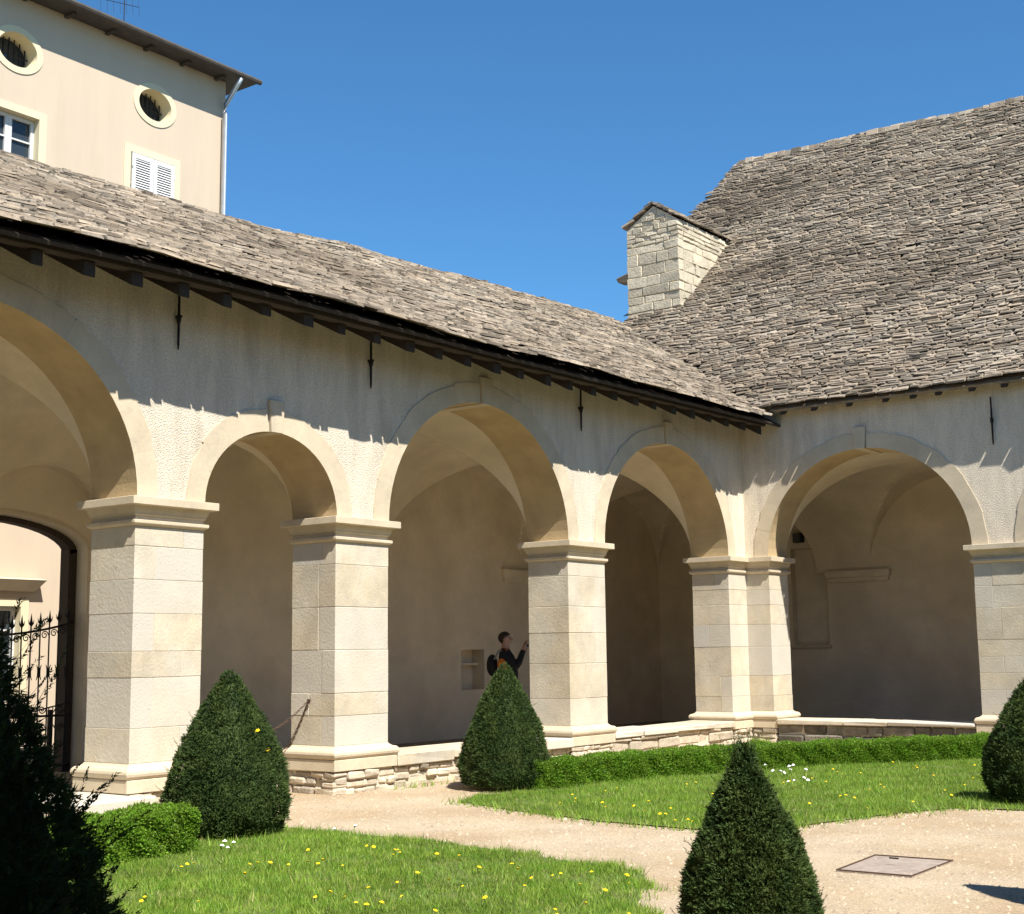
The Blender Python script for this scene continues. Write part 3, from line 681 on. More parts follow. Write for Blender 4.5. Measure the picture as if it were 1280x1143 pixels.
mb.add([(ex, -27.5, ez), (ex, ey, ez), (HX-9.5, ey, ez), (HX-9.5, -27.5, ez), (rx, -22.5, ez+h), (rx, ry, ez+h),
        (ex, -27.5, ez-.04), (ex, ey, ez-.04), (HX-9.5, ey, ez-.04), (HX-9.5, -27.5, ez-.04)],
       [(0, 1, 5, 4), (1, 2, 5), (2, 3, 4, 5), (3, 0, 4), (6, 9, 8, 7), (0, 6, 7, 1), (1, 7, 8, 2), (2, 8, 9, 3), (3, 9, 6, 0)])
hr = mb.build('roof', 'tileedge', PH)
mb = MB(); mb.tube([(ex+.05, -27.5, ez-.02), (ex+.05, ey+.04, ez-.02)], .06, 8); mb.build('gutter', 'tileedge', hr)
y = HC-.3
while y > -16:
    mb = MB(); mb.box((HX-.1, y-.04, ez-.10), (ex-.2, y+.04, ez-.045)); mb.build('rafter', 'tileedge', hr); y -= .95
mb = MB(); mb.tube([(ex+.03, HC-.02, ez-.08), (ex-.06, HC-.04, ez-.22), (HX+.13, HC-.10, ez-.62), (HX+.10, HC-.10, ez-.85), (HX+.10, HC-.10, 6), (HX+.10, HC-.10, GZ)], .055, 8); mb.build('downpipe', 'zinc', PH, smooth=True)
mb = MB(); ax_, ay_ = HX-1.6, -4.1
mb.tube([(ax_, ay_, 14.5), (ax_, ay_, 16.9)], .011, 5)
an = mb.build('antenna', 'iron', PH)
mb = MB(); mb.tube([(ax_-.1, ay_-.55, 15.75), (ax_+.05, ay_+.35, 15.85)], .007, 4); mb.build('boom', 'iron', an)
for k in range(7):
    t = k/6; c = Vector((ax_-.1, ay_-.55, 15.75)).lerp(Vector((ax_+.05, ay_+.35, 15.85)), t); mb = MB(); mb.tube([c+Vector((-.02, 0, .3-.1*t)), c+Vector((.02, 0, -.3+.1*t))], .004, 4); mb.build('element', 'iron', an)

# ------------------------------------------------------------------ IRON GATE
GT = thing('gate', (-4.72, GC, .03), 'black wrought-iron gate with spear tips and scrolls in the back wall opening', 'gate')
mb = MB(); mb.box((-4.93, GC+GA-.13, .03), (-4.74, GC+GA-.003, 3.0)); mb.box((-4.93, GC-GA+.003, .03), (-4.74, GC-GA+.13, 3.0)); 
gi = [(GC+(GA-.1)*math.cos(math.pi*i/20), 2.93+.40*math.sin(math.pi*i/20)) for i in range(21)]; go = [(GC+(GA-.004)*math.cos(math.pi*i/20), 2.975+.418*math.sin(math.pi*i/20)) for i in range(21)]
mb.prism(go+gi[::-1], -4.93, -4.74, lambda p, h: (h, p[0], p[1])); mb.build('dark_lining', 'wood', GT)  # dark strips along both jambs and the arch of the opening
GX = -4.70; rail = lambda y: 1.83+.19*((y-GC)/1.4)**2
def spiral(cy, cz, r0, dirn, up, turns=1.4, n=22):
    return [(GX, cy+dirn*r0*(1-.75*i/n)*math.cos(2*math.pi*turns*i/n), cz+up*r0*(1-.75*i/n)*math.sin(2*math.pi*turns*i/n)) for i in range(n+1)]
for leaf in (-1, 1):
    ys = [GC+leaf*(.03+.1395*k) for k in range(10)]
    ya, yb = GC+leaf*.01, GC+leaf*1.38
    for nm, zf, rr in (('top_rail', rail, .016), ('middle_rail', lambda y: .78, .016), ('bottom_rail', lambda y: .13, .02)):
        mb = MB(); mb.tube([(GX, ya+(yb-ya)*i/12, zf(ya+(yb-ya)*i/12)) for i in range(13)], rr, 5); mb.build(nm, 'iron', GT)
    for k, y in enumerate(ys):
        zt = rail(y)+.20; mb = MB(); mb.tube([(GX, y, .1), (GX, y, zt-.1)], .011 if k not in (0, 9) else .018, 5)
        b = mb.build('bar', 'iron', GT)
        mb = MB(); mb.tube([(GX, y, zt-.12), (GX, y, zt-.09), (GX, y, zt-.05), (GX, y, zt+.04)], [.012, .026, .016, .002], 6)
        for s in (-1, 1): mb.tube([(GX, y, zt-.13), (GX, y+s*.032, zt-.09), (GX, y+s*.042, zt-.04)], [.009, .009, .003], 4)
        mb.build('spear_tip', 'iron', b)
        mb = MB()
        for s in (-1, 1): mb.tube([(GX, y+s*.036, 1.45), (GX, y+s*.018, 1.40), (GX, y+s*.014, 1.35), (GX, y+s*.018, 1.30), (GX, y+s*.036, 1.25)], [.005, .01, .012, .01, .005], 4)
        mb.build('collar', 'iron', b)
        if k < 9:
            c = (y+ys[k+1])/2
            for cz, up in ((rail(c)-.075, 1), (.865, -1), (.62, 1), (.42, -1)):
                mb = MB(); mb.tube(spiral(c, cz, .055, leaf, up), .008, 4); mb.build('scroll', 'iron', GT)
    mb = MB(); mb.tube([(GX, ya, .70), (GX, yb, .95)], .01, 4); mb.build('brace', 'iron', GT)
    y = GC+leaf*1.065; mb = MB(); mb.box((GX-.03, y-.028, .03), (GX+.03, y+.028, .86)); mb.build('lock_post', 'iron', GT, bevel=.006)

# ------------------------------------------------------------------ CHAIN between two piers
CH = thing('chain', (-.4, -10.26, 1.0), 'rusty chain hung from a ring on the pier face across the narrow arch', 'chain')
def links(pts, name, parent, r=.0045, ll=.045):
    mb = MB(); P = [Vector(p) for p in pts]; d = [0]
    for a, b in zip(P, P[1:]): d.append(d[-1]+(b-a).length)
    s = 0; k = 0
    while s < d[-1]-.01:
        q = lambda t: Vector([np.interp(t, d, [p[i] for p in P]) for i in range(3)])
        a, b = q(s), q(min(s+ll, d[-1])); t = (b-a).normalized(); u = t.cross(Vector((0, 0, 1))) if abs(t.z) < .95 else Vector((1, 0, 0)); u.normalize(); w = t.cross(u)
        side = u if k % 2 else w
        for sg in (-1, 1): mb.tube([a+side*sg*.004, (a+b)/2+side*sg*.013, b+side*sg*.004], r, 4)
        s += ll*.85; k += 1
    return mb.build(name, 'rust', parent)
p0, p1 = Vector((-.40, -10.262, 1.016)), Vector((-.40, -12.20, 1.0)); sag = .38
links([p0.lerp(p1, t)-Vector((0, 0, sag*4*t*(1-t))) for t in np.linspace(0, 1, 20)], 'swag', CH)
links([p0, Vector((-.55, -10.262, .74)), Vector((-.725, -10.27, .47)), Vector((-.78, -10.38, .42))], 'hanging_end', CH)
mb = MB(); mb.tube([p0+Vector((0, .05, 0)), p0+Vector((0, -.02, 0))], .012, 6); mb.tube([p0+Vector((.02*math.cos(t), 0, .02*math.sin(t)-.015)) for t in np.linspace(0, 2*math.pi, 11)], .006, 5); mb.build('ring', 'rust', CH)

# ------------------------------------------------------------------ small iron things on the inner walls
LB = thing('wall_lamp', (-1.05, 4.44, 3.62), 'small dark square lamp box high on the inner wall near the corner pier', 'lamp')
mb = MB(); mb.box((-1.16, 4.34, 3.72), (-.96, 4.50, 3.92)); mb.build('housing', 'iron', LB, bevel=.015)
mb = MB(); mb.box((-1.13, 4.325, 3.74), (-.99, 4.339, 3.90)); mb.build('lens', 'glass', LB)

# ------------------------------------------------------------------ PLANTS
PROF = ([0, .03, .09, .2, .35, .5, .65, .8, .9, 1.0], [.0, .09, .17, .34, .55, .73, .87, .97, 1.0, .93])
def rnd_unit(n): v = rng.normal(size=(n, 3)); return v/np.linalg.norm(v, axis=1, keepdims=True)
def sprig_mesh(name, p, nrm, L, w, nn, m, up=.3, rand=.6):
    N = len(p); d = nrm+np.array([0, 0, up])+rnd_unit(N)*rand; d /= np.linalg.norm(d, axis=1, keepdims=True)
    s = np.cross(d, rnd_unit(N)); s /= np.linalg.norm(s, axis=1, keepdims=True)
    Ls = L*rng.uniform(.6, 1.3, (N, 1)); V = []; 
    for k in range(nn):
        f = (k+.5)/nn; sg = 1 if k % 2 else -1
        b = p+d*Ls*f*.9; dirn = d*.75+s*sg*.65*(1-.5*f); tip = b+dirn*Ls*.55
        c = np.cross(dirn, s); c /= np.linalg.norm(c, axis=1, keepdims=True)+1e-6
        side = np.cross(dirn, rnd_unit(N)); side /= np.linalg.norm(side, axis=1, keepdims=True)+1e-6
        V.append(np.stack([b+side*w*.5, tip, b-side*w*.5], 1))
    V = np.stack(V, 1).reshape(-1, 3); F = np.arange(len(V)).reshape(-1, 3)
    tone = np.repeat(rng.uniform(0, 1, N), nn)
    return V, F, tone
PROF1 = ([0, .03, .09, .2, .35, .5, .65, .8, .9, 1.0], [.0, .09, .19, .38, .61, .80, .93, 1.0, .99, .86])
PROF2 = ([0, .03, .09, .15, .24, .4, .55, .71, .85, 1.0], [.0, .05, .12, .21, .35, .58, .77, .92, .98, .95])
CL = {}
def cone_points(n, h, r, seed, PROF=PROF):
    q = np.random.default_rng(seed); f = q.uniform(0, 1, n*3); rr = np.interp(f, *PROF)
    keep = q.uniform(0, 1, n*3) < rr+.03; f = f[keep][:n]; rr = np.interp(f, *PROF); a = q.uniform(0, 2*math.pi, len(f))
    lump = 1+.03*np.sin(a*3+f*9+seed)+.025*np.sin(a*7-f*17)+.02*np.sin(a*13+f*31)
    j = 1-np.abs(q.normal(0, .03, len(f)))
    fi = np.floor(f*h*17+.6*np.sin(a*9+seed)); ai = np.floor(a*rr*r*15+.6*np.sin(f*40+fi)); hs = np.modf(np.abs(np.sin(fi*12.9898+ai*78.233+seed)*43758.5453))[0]; CL['h'] = hs
    R = r*rr*lump*j+.014-.030*hs; p = np.stack([R*np.cos(a), R*np.sin(a), h*(1-f)], 1)
    sl = .45; nrm = np.stack([np.cos(a), np.sin(a), np.full(len(f), sl)], 1); nrm /= np.linalg.norm(nrm, axis=1, keepdims=True)
    return p, nrm
def topiary(loc, h, r, label, seed, n=9000, L=.05, w=.012, nn=5, spikes=30, lean=(0, 0), tipshoots=0, long_=.12, PROF=PROF, label_=None):
    t = thing('clipped_yew', loc, label, 'topiary', 'clipped yew cones')
    z0 = .05
    p, nr = cone_points(n, h-z0, r, seed, PROF); hs0 = CL['h']; V, F, T = sprig_mesh('f', p, nr, L, w, nn, 'yew', rand=.8); T = np.clip(T*.6+np.repeat(.55-.55*hs0+.1, nn), 0, 1)
    if spikes:
        p2, n2 = cone_points(spikes, h-z0, r, seed+99, PROF)
        n2 = n2+np.array([0, 0, .35]); parts = []
        for i in range(len(p2)):
            Ls = long_*rng.uniform(.5, 1.25); dd = n2[i]+rng.normal(0, .35, 3); dd /= np.linalg.norm(dd)
            k = int(Ls/.009); pts = p2[i]+np.outer(np.linspace(0, Ls, k), dd)+np.outer(np.linspace(0, 1, k)**2, np.array([0, 0, .25*Ls])); parts.append((pts, dd))
        P = np.concatenate([x[0] for x in parts]); Dn = np.concatenate([np.repeat(x[1][None], len(x[0]), 0) for x in parts])
        v2, f2, t2 = sprig_mesh('s', P, Dn, .022, .005, 4, 'yew', up=.1, rand=.25)
        st = np.concatenate([np.stack([x[0][0]-x[1]*.03+[.002, 0, 0], x[0][0]-x[1]*.03-[.002, 0, 0], x[0][-1]]) for x in parts])
        v2 = np.concatenate([v2, st]); f2 = np.arange(len(v2)).reshape(-1, 3); t2 = np.concatenate([t2, np.full(len(parts), .3)]); V = np.concatenate([V, v2]); F = np.concatenate([F, f2+len(F)*3]); T = np.concatenate([T, t2])
    if tipshoots:
        q = np.random.default_rng(seed+5); parts = []
        for i in range(tipshoots):
            b = np.array([q.normal(0, .035), q.normal(0, .035), (h-z0)*q.uniform(.74, .97)]); dd = np.array([q.normal(0, .2), q.normal(0, .2), 1]); dd /= np.linalg.norm(dd); Ls = q.uniform(.06, .13); k = int(Ls/.008)
            parts.append((b+np.outer(np.linspace(0, Ls, k), dd), dd))
        P = np.concatenate([x[0] for x in parts]); Dn = np.concatenate([np.repeat(x[1][None], len(x[0]), 0) for x in parts])
        v2, f2, t2 = sprig_mesh('s', P, Dn, .022, .005, 3, 'yew', up=.1, rand=.5); V = np.concatenate([V, v2]); F = np.concatenate([F, f2+len(F)*3]); T = np.concatenate([T, t2])
    V = V+np.array([loc[0], loc[1], loc[2]+z0])+np.outer(V[:, 2], np.array([lean[0], lean[1], 0]))
    finish(bpy.data.objects.new('crown', fastmesh('crown', V, F, 'yew', T)), t)
    mb = MB(); k = 20; vs = []; fs = []
    fr = [0.02, .06, .2, .35, .5, .65, .8, .9, 1]
    for f in fr:
        rr = np.interp(f, *PROF)*r*.85
        for i in range(k):
            a = 2*math.pi*i/k; l = 1+.05*math.sin(a*3+f*9+seed)+.035*math.sin(a*7-f*17); z = (h-z0)*(1-f)*.985
            vs.append((loc[0]+lean[0]*z+rr*l*math.cos(a), loc[1]+lean[1]*z+rr*l*math.sin(a), loc[2]+z0+z))
    for i in range(len(fr)-1): fs += [(i*k+j, i*k+(j+1) % k, (i+1)*k+(j+1) % k, (i+1)*k+j) for j in range(k)]
    fs += [tuple(range(k)), tuple((len(fr)-1)*k+j for j in range(k))]; mb.cur = .3
    mb.add(vs, fs); mb.build('inner_foliage', 'yew', t, smooth=True)
    mb = MB(); mb.tube([(loc[0], loc[1], loc[2]-.03), (loc[0], loc[1], loc[2]+.3)], [.05, .04], 8); mb.build('trunk', 'bark', t)
    return t
c1 = gp(284, 1045); c2 = gp(632, 986); c3 = gp(941, 1192); c4 = gp(1301, 1003)
topiary((c1.x, c1.y, GZ), 1.44, .535, 'rounded clipped yew cone with two yellow flowers, beside the short box hedge', 1, 20000, .036, .009, PROF=PROF1)
topiary((c2.x, c2.y, GZ), 1.44, .525, 'straight clipped yew cone in front of the person by the pier', 2, 20000, .036, .009)
topiary((c3.x, c3.y, GZ), 1.07, .352, 'clipped yew cone with wispy shoots at its tip, on the gravel by the lawn corner', 3, 18000, .036, .008, 6, 60, (-.01, .0), 110, .09, PROF=PROF2)
topiary((c4.x, c4.y, GZ), 1.30, .53, 'clipped yew cone at the far lawn edge past the metal cover', 4, 20000, .036, .009, PROF=PROF1)
topiary((9.22, -12.84, GZ), 1.72, .34, 'clipped yew cone whose shadow falls on the gravel beside the metal cover', 5, 20000, .036, .009)
b = CAM+ray(-42, 900)*2.7
topiary((b.x, b.y, GZ), 1.66, .48, 'dark unlit clipped yew bristling with loose twigs in the gallery shade', 6, 24000, .032, .0045, 8, 420, long_=.11)

def hedge(name, label, line, w, h, n, seed):
    q = np.random.default_rng(seed); P = [np.array(p) for p in line]; seg = [np.linalg.norm(b-a) for a, b in zip(P, P[1:])]; tot = sum(seg)
    t = thing(name, (line[0][0], line[0][1], GZ), label, 'hedge'); D_ = np.concatenate([[0], np.cumsum(seg)])
    def place(s, u, z):
        x = np.interp(s, D_, [p[0] for p in P]); y = np.interp(s, D_, [p[1] for p in P])
        k = np.clip(np.searchsorted(D_, s, side='right')-1, 0, len(seg)-1); d = np.array([(b-a)/l for a, b, l in zip(P, P[1:], seg)])[k]
        nn = np.stack([d[:, 1], -d[:, 0]], 1); return np.stack([x+nn[:, 0]*u, y+nn[:, 1]*u, GZ+z], 1), nn, d
    s = q.uniform(0, tot, n); side = q.choice(4, n, p=[.38, .34, .2, .08]); u = np.where(side == 0, q.uniform(-w/2, w/2, n), np.where(side == 1, w/2, -w/2)); z = np.where(side == 0, h, q.uniform(.02, h, n))
    e = side == 3; s = np.where(e, q.choice([0., tot], n), s); u = np.where(e, q.uniform(-w/2, w/2, n), u)
    lum = .015*np.sin(s*5.1)+.014*np.sin(s*11.7+u*8)+.015*np.sin(z*23+s*17); j = -np.abs(q.normal(0, .022, n))
    u = u+np.where(side == 1, lum+j, np.where(side == 2, -lum-j, 0)); z = z+np.where(side == 0, lum*.8+j+q.normal(0, .008, n), 0)
    # rounded shoulders
    over = np.maximum(0, np.abs(u)-(w/2-.06)); z = np.where(side == 0, z-over*.5, z)
    p, nn, d = place(s, u, z); nr = np.where((side == 0)[:, None], np.array([0, 0, 1.]), np.where((side == 1)[:, None], np.c_[nn, np.zeros(n)], -np.c_[nn, np.zeros(n)]))
    V, F, T = sprig_mesh('h', p, nr, .027, .014, 4, 'box', up=.35, rand=.65)
    finish(bpy.data.objects.new('foliage', fastmesh('foliage', V, F, 'box', T)), t)
    mb = MB(); mb.cur = .35
    ss = np.linspace(.04, tot-.04, max(3, int(tot/.25))); L1, _, _ = place(ss, np.full(len(ss), -w/2+.05), np.full(len(ss), 0.)); L2, _, _ = place(ss, np.full(len(ss), w/2-.05), np.full(len(ss), 0.)); vs = []; fs = []
    for a, b_ in zip(L1, L2): vs += [tuple(a), tuple(b_), (b_[0], b_[1], GZ+h-.055), (a[0], a[1], GZ+h-.055)]
    for i in range(len(ss)-1):
        for k in range(4): fs.append((i*4+k, i*4+(k+1) % 4, (i+1)*4+(k+1) % 4, (i+1)*4+k))
    fs += [(0, 1, 2, 3), tuple((len(ss)-1)*4+k for k in range(4))]; mb.add(vs, fs); mb.build('inner_foliage', 'box', t)
    return t
# hedge lines come from the front foot of each hedge on the ground
def off(p, q_, d):
    v = Vector((q_.x-p.x, q_.y-p.y)).normalized(); n_ = Vector((-v.y, v.x)); return n_*d
hl0, hl1 = gp(60, 1104), gp(246, 1066); o_ = off(hl0, hl1, .27)
hedge('box_hedge', 'short bright green box hedge ending against the rounded yew cone', [(hl0.x+o_.x, hl0.y+o_.y), (hl1.x+o_.x, hl1.y+o_.y)],   .5, .35, 22000, 31)
ha, hb, hc = gp(672, 990), gp(925, 966), gp(1262, 950); o1 = off(ha, hb, .26); o2 = off(hb, hc, .26)
he = hc+(hc-hb)*.3
hedge('box_hedge', 'long low box hedge bending round the lawn below the corner pier', [(ha.x+o1.x, ha.y+o1.y), (hb.x+(o1.x+o2.x)/2, hb.y+(o1.y+o2.y)/2), (hc.x+o2.x, hc.y+o2.y), (he.x+o2.x, he.y+o2.y)], .46, .32, 70000, 32)

# ------------------------------------------------------------------ LAWNS
def px(*pts): return [(lambda g: (g.x, g.y))(gp(a, b_, -.03)) for a, b_ in pts]
lawn1 = px((806, 1092), (760, 1082), (690, 1072), (600, 1058), (520, 1048), (430, 1040), (370, 1034), (300, 1030))+[(1.4, -13.9), (1.3, -16), (1.6, -18.2), (7.3, -18.2)]+px((792, 1170), (797, 1130))[0:]
lawn2 = px((572, 1000), (640, 1011), (750, 1025), (880, 1036), (960, 1036), (1050, 1024), (1130, 1014), (1200, 1008), (1240, 1010), (1290, 1012))+[(9.3, -6.6), (9.6, -2.0)]+[(he.x+o2.x, he.y+o2.y), (hb.x+o1.x, hb.y+o1.y), (ha.x+o1.x, ha.y+o1.y)]
def inside(poly, P):
    x, y = P[:, 0], P[:, 1]; r_ = np.zeros(len(P), bool); n_ = len(poly)
    for i in range(n_):
        (x0, y0), (x1, y1) = poly[i], poly[(i+1) % n_]
        c = ((y0 > y) != (y1 > y)) & (x < (x1-x0)*(y-y0)/(y1-y0+1e-12)+x0); r_ ^= c
    return r_
def lawn(poly, n, seed, hgt, nm):
    sheet('lawn', poly, -.038, 'soil')
    q = np.random.default_rng(seed); P = np.array(poly); lo, hi = P.min(0), P.max(0); pts = q.uniform(lo, hi, (n*3, 2))
    jit = pts+np.stack([.07*np.sin(pts[:, 1]*7)+.05*np.sin(pts[:, 1]*19+pts[:, 0]*5), .07*np.sin(pts[:, 0]*6+2)+.05*np.sin(pts[:, 0]*21)], 1)+q.normal(0, .05, pts.shape)
    pts = pts[inside(poly, jit)][:n]; n = len(pts)
    thin = .5+.3*np.sin(pts[:, 0]*5.3+1.7*np.sin(pts[:, 1]*3.1))+.3*np.sin(pts[:, 1]*6.7+1.3*np.sin(pts[:, 0]*4.1)); pts = pts[q.uniform(0, 1, n) < np.clip(1.15-thin*.9, .25, 1)]; n = len(pts)
    big = .5+.25*np.sin(pts[:, 0]*2.1+pts[:, 1]*1.3)+.25*np.sin(pts[:, 0]*4.7-pts[:, 1]*3.9)
    h = hgt*q.uniform(.45, 1.25, n)*(.65+.6*big)+(q.uniform(0, 1, n) < .03)*.05; a = q.uniform(0, 2*math.pi, n); w = q.uniform(.002, .005, n); ln = q.normal(0, .4, (n, 2))
    b0 = np.stack([pts[:, 0]-w*np.cos(a), pts[:, 1]-w*np.sin(a), np.full(n, -.045)], 1); b1 = np.stack([pts[:, 0]+w*np.cos(a), pts[:, 1]+w*np.sin(a), np.full(n, -.045)], 1)
    tip = np.stack([pts[:, 0]+ln[:, 0]*h, pts[:, 1]+ln[:, 1]*h, -.045+h], 1); V = np.stack([b0, b1, tip], 1).reshape(-1, 3)
    o = bpy.data.objects.new('grass', fastmesh('grass', V, np.arange(len(V)).reshape(-1, 3), 'grass', np.where(q.uniform(0, 1, n) < .03, 1., np.clip(.25+.4*big+q.normal(0, .2, n), 0, .92)))); finish(o, None, 'stuff')
    tag(o, nm, 'grass')
lawn(lawn1, 300000, 51, .046, 'bright green mown grass dotted with dandelions between hedge and gravel path')
lawn(lawn2, 330000, 52, .052, 'bright green grass in front of the long low hedge')

# stray tufts and weeds along edges
def flower_mesh(kind):
    mb = MB(); st = []
    mb.tube([(0, 0, 0), (.004, .002, .05), (.002, .006, .085)], .0025, 4); ns = len(mb.f)
    k = 10; z = .088; R = .021 if kind == 'd' else .014
    mb.add([(0, 0, z+.012)]+[(R*math.cos(2*math.pi*i/k)*(1 if i % 2 else .86), R*math.sin(2*math.pi*i/k)*(1 if i % 2 else .86), z+.002*(i % 2)) for i in range(k)]+[(0, 0, z-.006)],
           [(0, 1+i, 1+(i+1) % k) for i in range(k)]+[(k+1, 1+(i+1) % k, 1+i) for i in range(k)])
    me = mb.mesh('flower', ['grass', 'dandelion' if kind == 'd' else 'petal'])
    for i, p in enumerate(me.polygons): p.material_index = 0 if i < ns else 1
    return me
FD, FW = flower_mesh('d'), flower_mesh('w')
def flower(p, me, name, label, cat, group, s=1):
    o = bpy.data.objects.new(name, me); col.objects.link(o); o.location = p; o.scale = (s, s, s*random.uniform(.75, 1.1)); o.rotation_euler = (random.uniform(-.45, .45), random.uniform(-.45, .45), random.uniform(0, 6)); tag(o, label, cat, group)
L1 = [(460, 1050), (466, 1052), (488, 1057), (492, 1060), (430, 1075), (405, 1072), (398, 1073), (310, 1072), (225, 1080), (230, 1077), (308, 1090), (321, 1073), (335, 1074), (360, 1073), (385, 1055), (247, 1117), (182, 1112), (358, 1142), (364, 1137), (457, 1126), (472, 1127), (433, 1111), (463, 1105), (408, 1109), (395, 1113), (545, 1062), (560, 1090), (582, 1100), (596, 1078), (610, 1118), (540, 1130), (520, 1085), (640, 1075), (655, 1100), (668, 1090), (700, 1085), (725, 1098), (730, 1122), (752, 1108), (780, 1136), (786, 1141), (778, 1092), (788, 1095), (690, 1130), (575, 1062), (505, 1110), (497, 1095), (740, 1085)]
L2 = [(716, 990), (722, 993), (720, 998), (758, 984), (771, 980), (826, 1012), (842, 1010), (829, 1015), (869, 972), (889, 987), (868, 1021), (843, 1020), (700, 1000), (735, 1015), (760, 1003), (795, 1005), (810, 998), (640, 1003), (612, 1006), (660, 1004), (985, 973), (992, 979), (1040, 960), (1044, 962), (1051, 963), (1057, 991), (1052, 993), (1065, 995), (1030, 975), (1014, 968), (1100, 975), (1105, 978), (1140, 957), (1144, 958), (1205, 975), (1168, 968), (1180, 983), (1140, 998), (1220, 955), (1115, 951), (1156, 955), (990, 1018), (1010, 1002), (1080, 1005), (1075, 962), (1145, 955), (1085, 985), (935, 992), (905, 1005)]
for lst, lab, g in ((L1, 'yellow dandelion in the lawn beside the short hedge', 'dandelions in the lawn by the short hedge'), (L2, 'yellow dandelion in the grass before the long hedge', 'dandelions in the lawn by the long hedge')):
    pts = list(lst)
    for a, b_ in lst:
        if random.random() < .25: pts.append((a+random.uniform(-14, 14), b_+random.uniform(-7, 7)))
    for a, b_ in pts:
        g0 = gp(a, b_, .045); P_ = np.array([[g0.x, g0.y]])
        if inside(lawn1 if lst is L1 else lawn2, P_)[0]: flower((g0.x, g0.y, -.045), FD, 'dandelion', lab, 'flower', g, random.uniform(.55, .95))
for a, b_ in [(960, 964), (968, 963), (976, 965), (984, 962), (990, 964), (996, 963), (1003, 966), (978, 966), (985, 979), (993, 978), (999, 977), (1008, 979), (972, 969)]:
    g0 = gp(a, b_, .045); flower((g0.x, g0.y, -.045), FW, 'daisy', 'white daisy in the grass before the long hedge', 'flower', 'daisies before the long hedge', random.uniform(1.2, 1.9))
for a, b_ in [(274, 1061), (281, 1058), (284, 1062), (293, 1059), (440, 1040), (420, 1038)]:
    g0 = gp(a, b_, .03); flower((g0.x, g0.y, -.05), FW, 'daisy', 'white daisy at the foot of the rounded yew cone', 'flower', 'daisies by the rounded cone', random.uniform(1.1, 1.6))
for a, b_, dd in [(325, 915, 11.9), (338, 939, 11.95)]:
    p = CAM+ray(a, b_)*(dd/ray(a, b_).length)
    # push the blossom onto the cone's skin
    for k in range(60):
        q_ = Vector((p.x-c1.x, p.y-c1.y)); f = 1-(p.z-GZ)/1.44; rr = np.interp(f, *PROF)*.535
        if q_.length <= rr+.015: break
        p = p+ray(a, b_)*.012
    o = bpy.data.objects.new('flower_head', FD); col.objects.link(o); o.location = p-Vector((.03, -.02, .07)); o.scale = (1.2, 1.2, 1.2); o.rotation_euler = (.55, .35, 0)
    tag(o, 'yellow blossom caught in the side of the rounded yew cone', 'flower', 'blossoms on the rounded cone')
def weeds(pts, seed, hgt):
    q = np.random.default_rng(seed); n = len(pts); pts = np.array(pts); h = hgt*q.uniform(.4, 1.2, n); a = q.uniform(0, 6.28, n); w = .006; ln = q.normal(0, .6, (n, 2))
    z = pts[:, 2]; b0 = np.c_[pts[:, 0]-w*np.cos(a), pts[:, 1]-w*np.sin(a), z]; b1 = np.c_[pts[:, 0]+w*np.cos(a), pts[:, 1]+w*np.sin(a), z]; tip = np.c_[pts[:, 0]+ln[:, 0]*h, pts[:, 1]+ln[:, 1]*h, z+h]
    V = np.stack([b0, b1, tip], 1).reshape(-1, 3); return V, q
W = []
for cx_, cy_, n_, s_ in [(.25, -9.0, 60, .12), (.2, -7.6, 50, .2), (.22, -3.4, 40, .2), (.12, -.12, 220, .07), (.3, -.2, 160, .1), (2.2, -.18, 60, .3), (3.4, -.2, 50, .2)]:
    for k in range(n_): W.append((cx_+random.gauss(0, s_ if cy_ > -.5 else .04), cy_+random.gauss(0, .05 if cy_ > -.5 else s_*2), GZ))
for k in range(700):
    i = random.randrange(8); a, b_ = np.array(lawn2[i]), np.array(lawn2[i+1]); t_ = random.random(); p = a+(b_-a)*t_; W.append((p[0]+random.gauss(0, .10), p[1]-abs(random.gauss(0, .12)), GZ))
V, q = weeds(W, 77, .09)
o = bpy.data.objects.new('weeds', fastmesh('weeds', V, np.arange(len(V)).reshape(-1, 3), 'grass', q.uniform(0, 1, len(V)//3))); finish(o, None, 'stuff'); tag(o, 'straggling green weeds along the foot of the walls and the gravel edge', 'weeds')
# pebbles on the gravel
q = np.random.default_rng(5); N = 26000; pp = np.c_[q.uniform(.15, 10.5, N), q.uniform(-17, -4, N)]; pp = pp[~inside(lawn1, pp) & ~inside(lawn2, pp)]; N = len(pp)
s = q.gamma(2.2, .0028, N)+.003; ang = q.uniform(0, 6.28, N); V = []
for k in range(4): V.append(np.c_[pp[:, 0]+s*np.cos(ang+k*1.57)*q.uniform(.7, 1.3, N), pp[:, 1]+s*np.sin(ang+k*1.57)*q.uniform(.7, 1.3, N), np.full(N, GZ-.001)])
V.append(np.c_[pp, GZ+s*.8]); V = np.stack(V, 1).reshape(-1, 3); base = np.arange(N)[:, None]*5
F = np.concatenate([base+np.array([[k, (k+1) % 4, 4]]) for k in range(4)]); T = np.tile(q.uniform(0, 1, N), 4)
o = bpy.data.objects.new('pebbles', fastmesh('pebbles', V, F, 'pebble', T)); finish(o, None, 'stuff'); tag(o, 'loose pale pebbles strewn over the gravel path', 'pebbles')

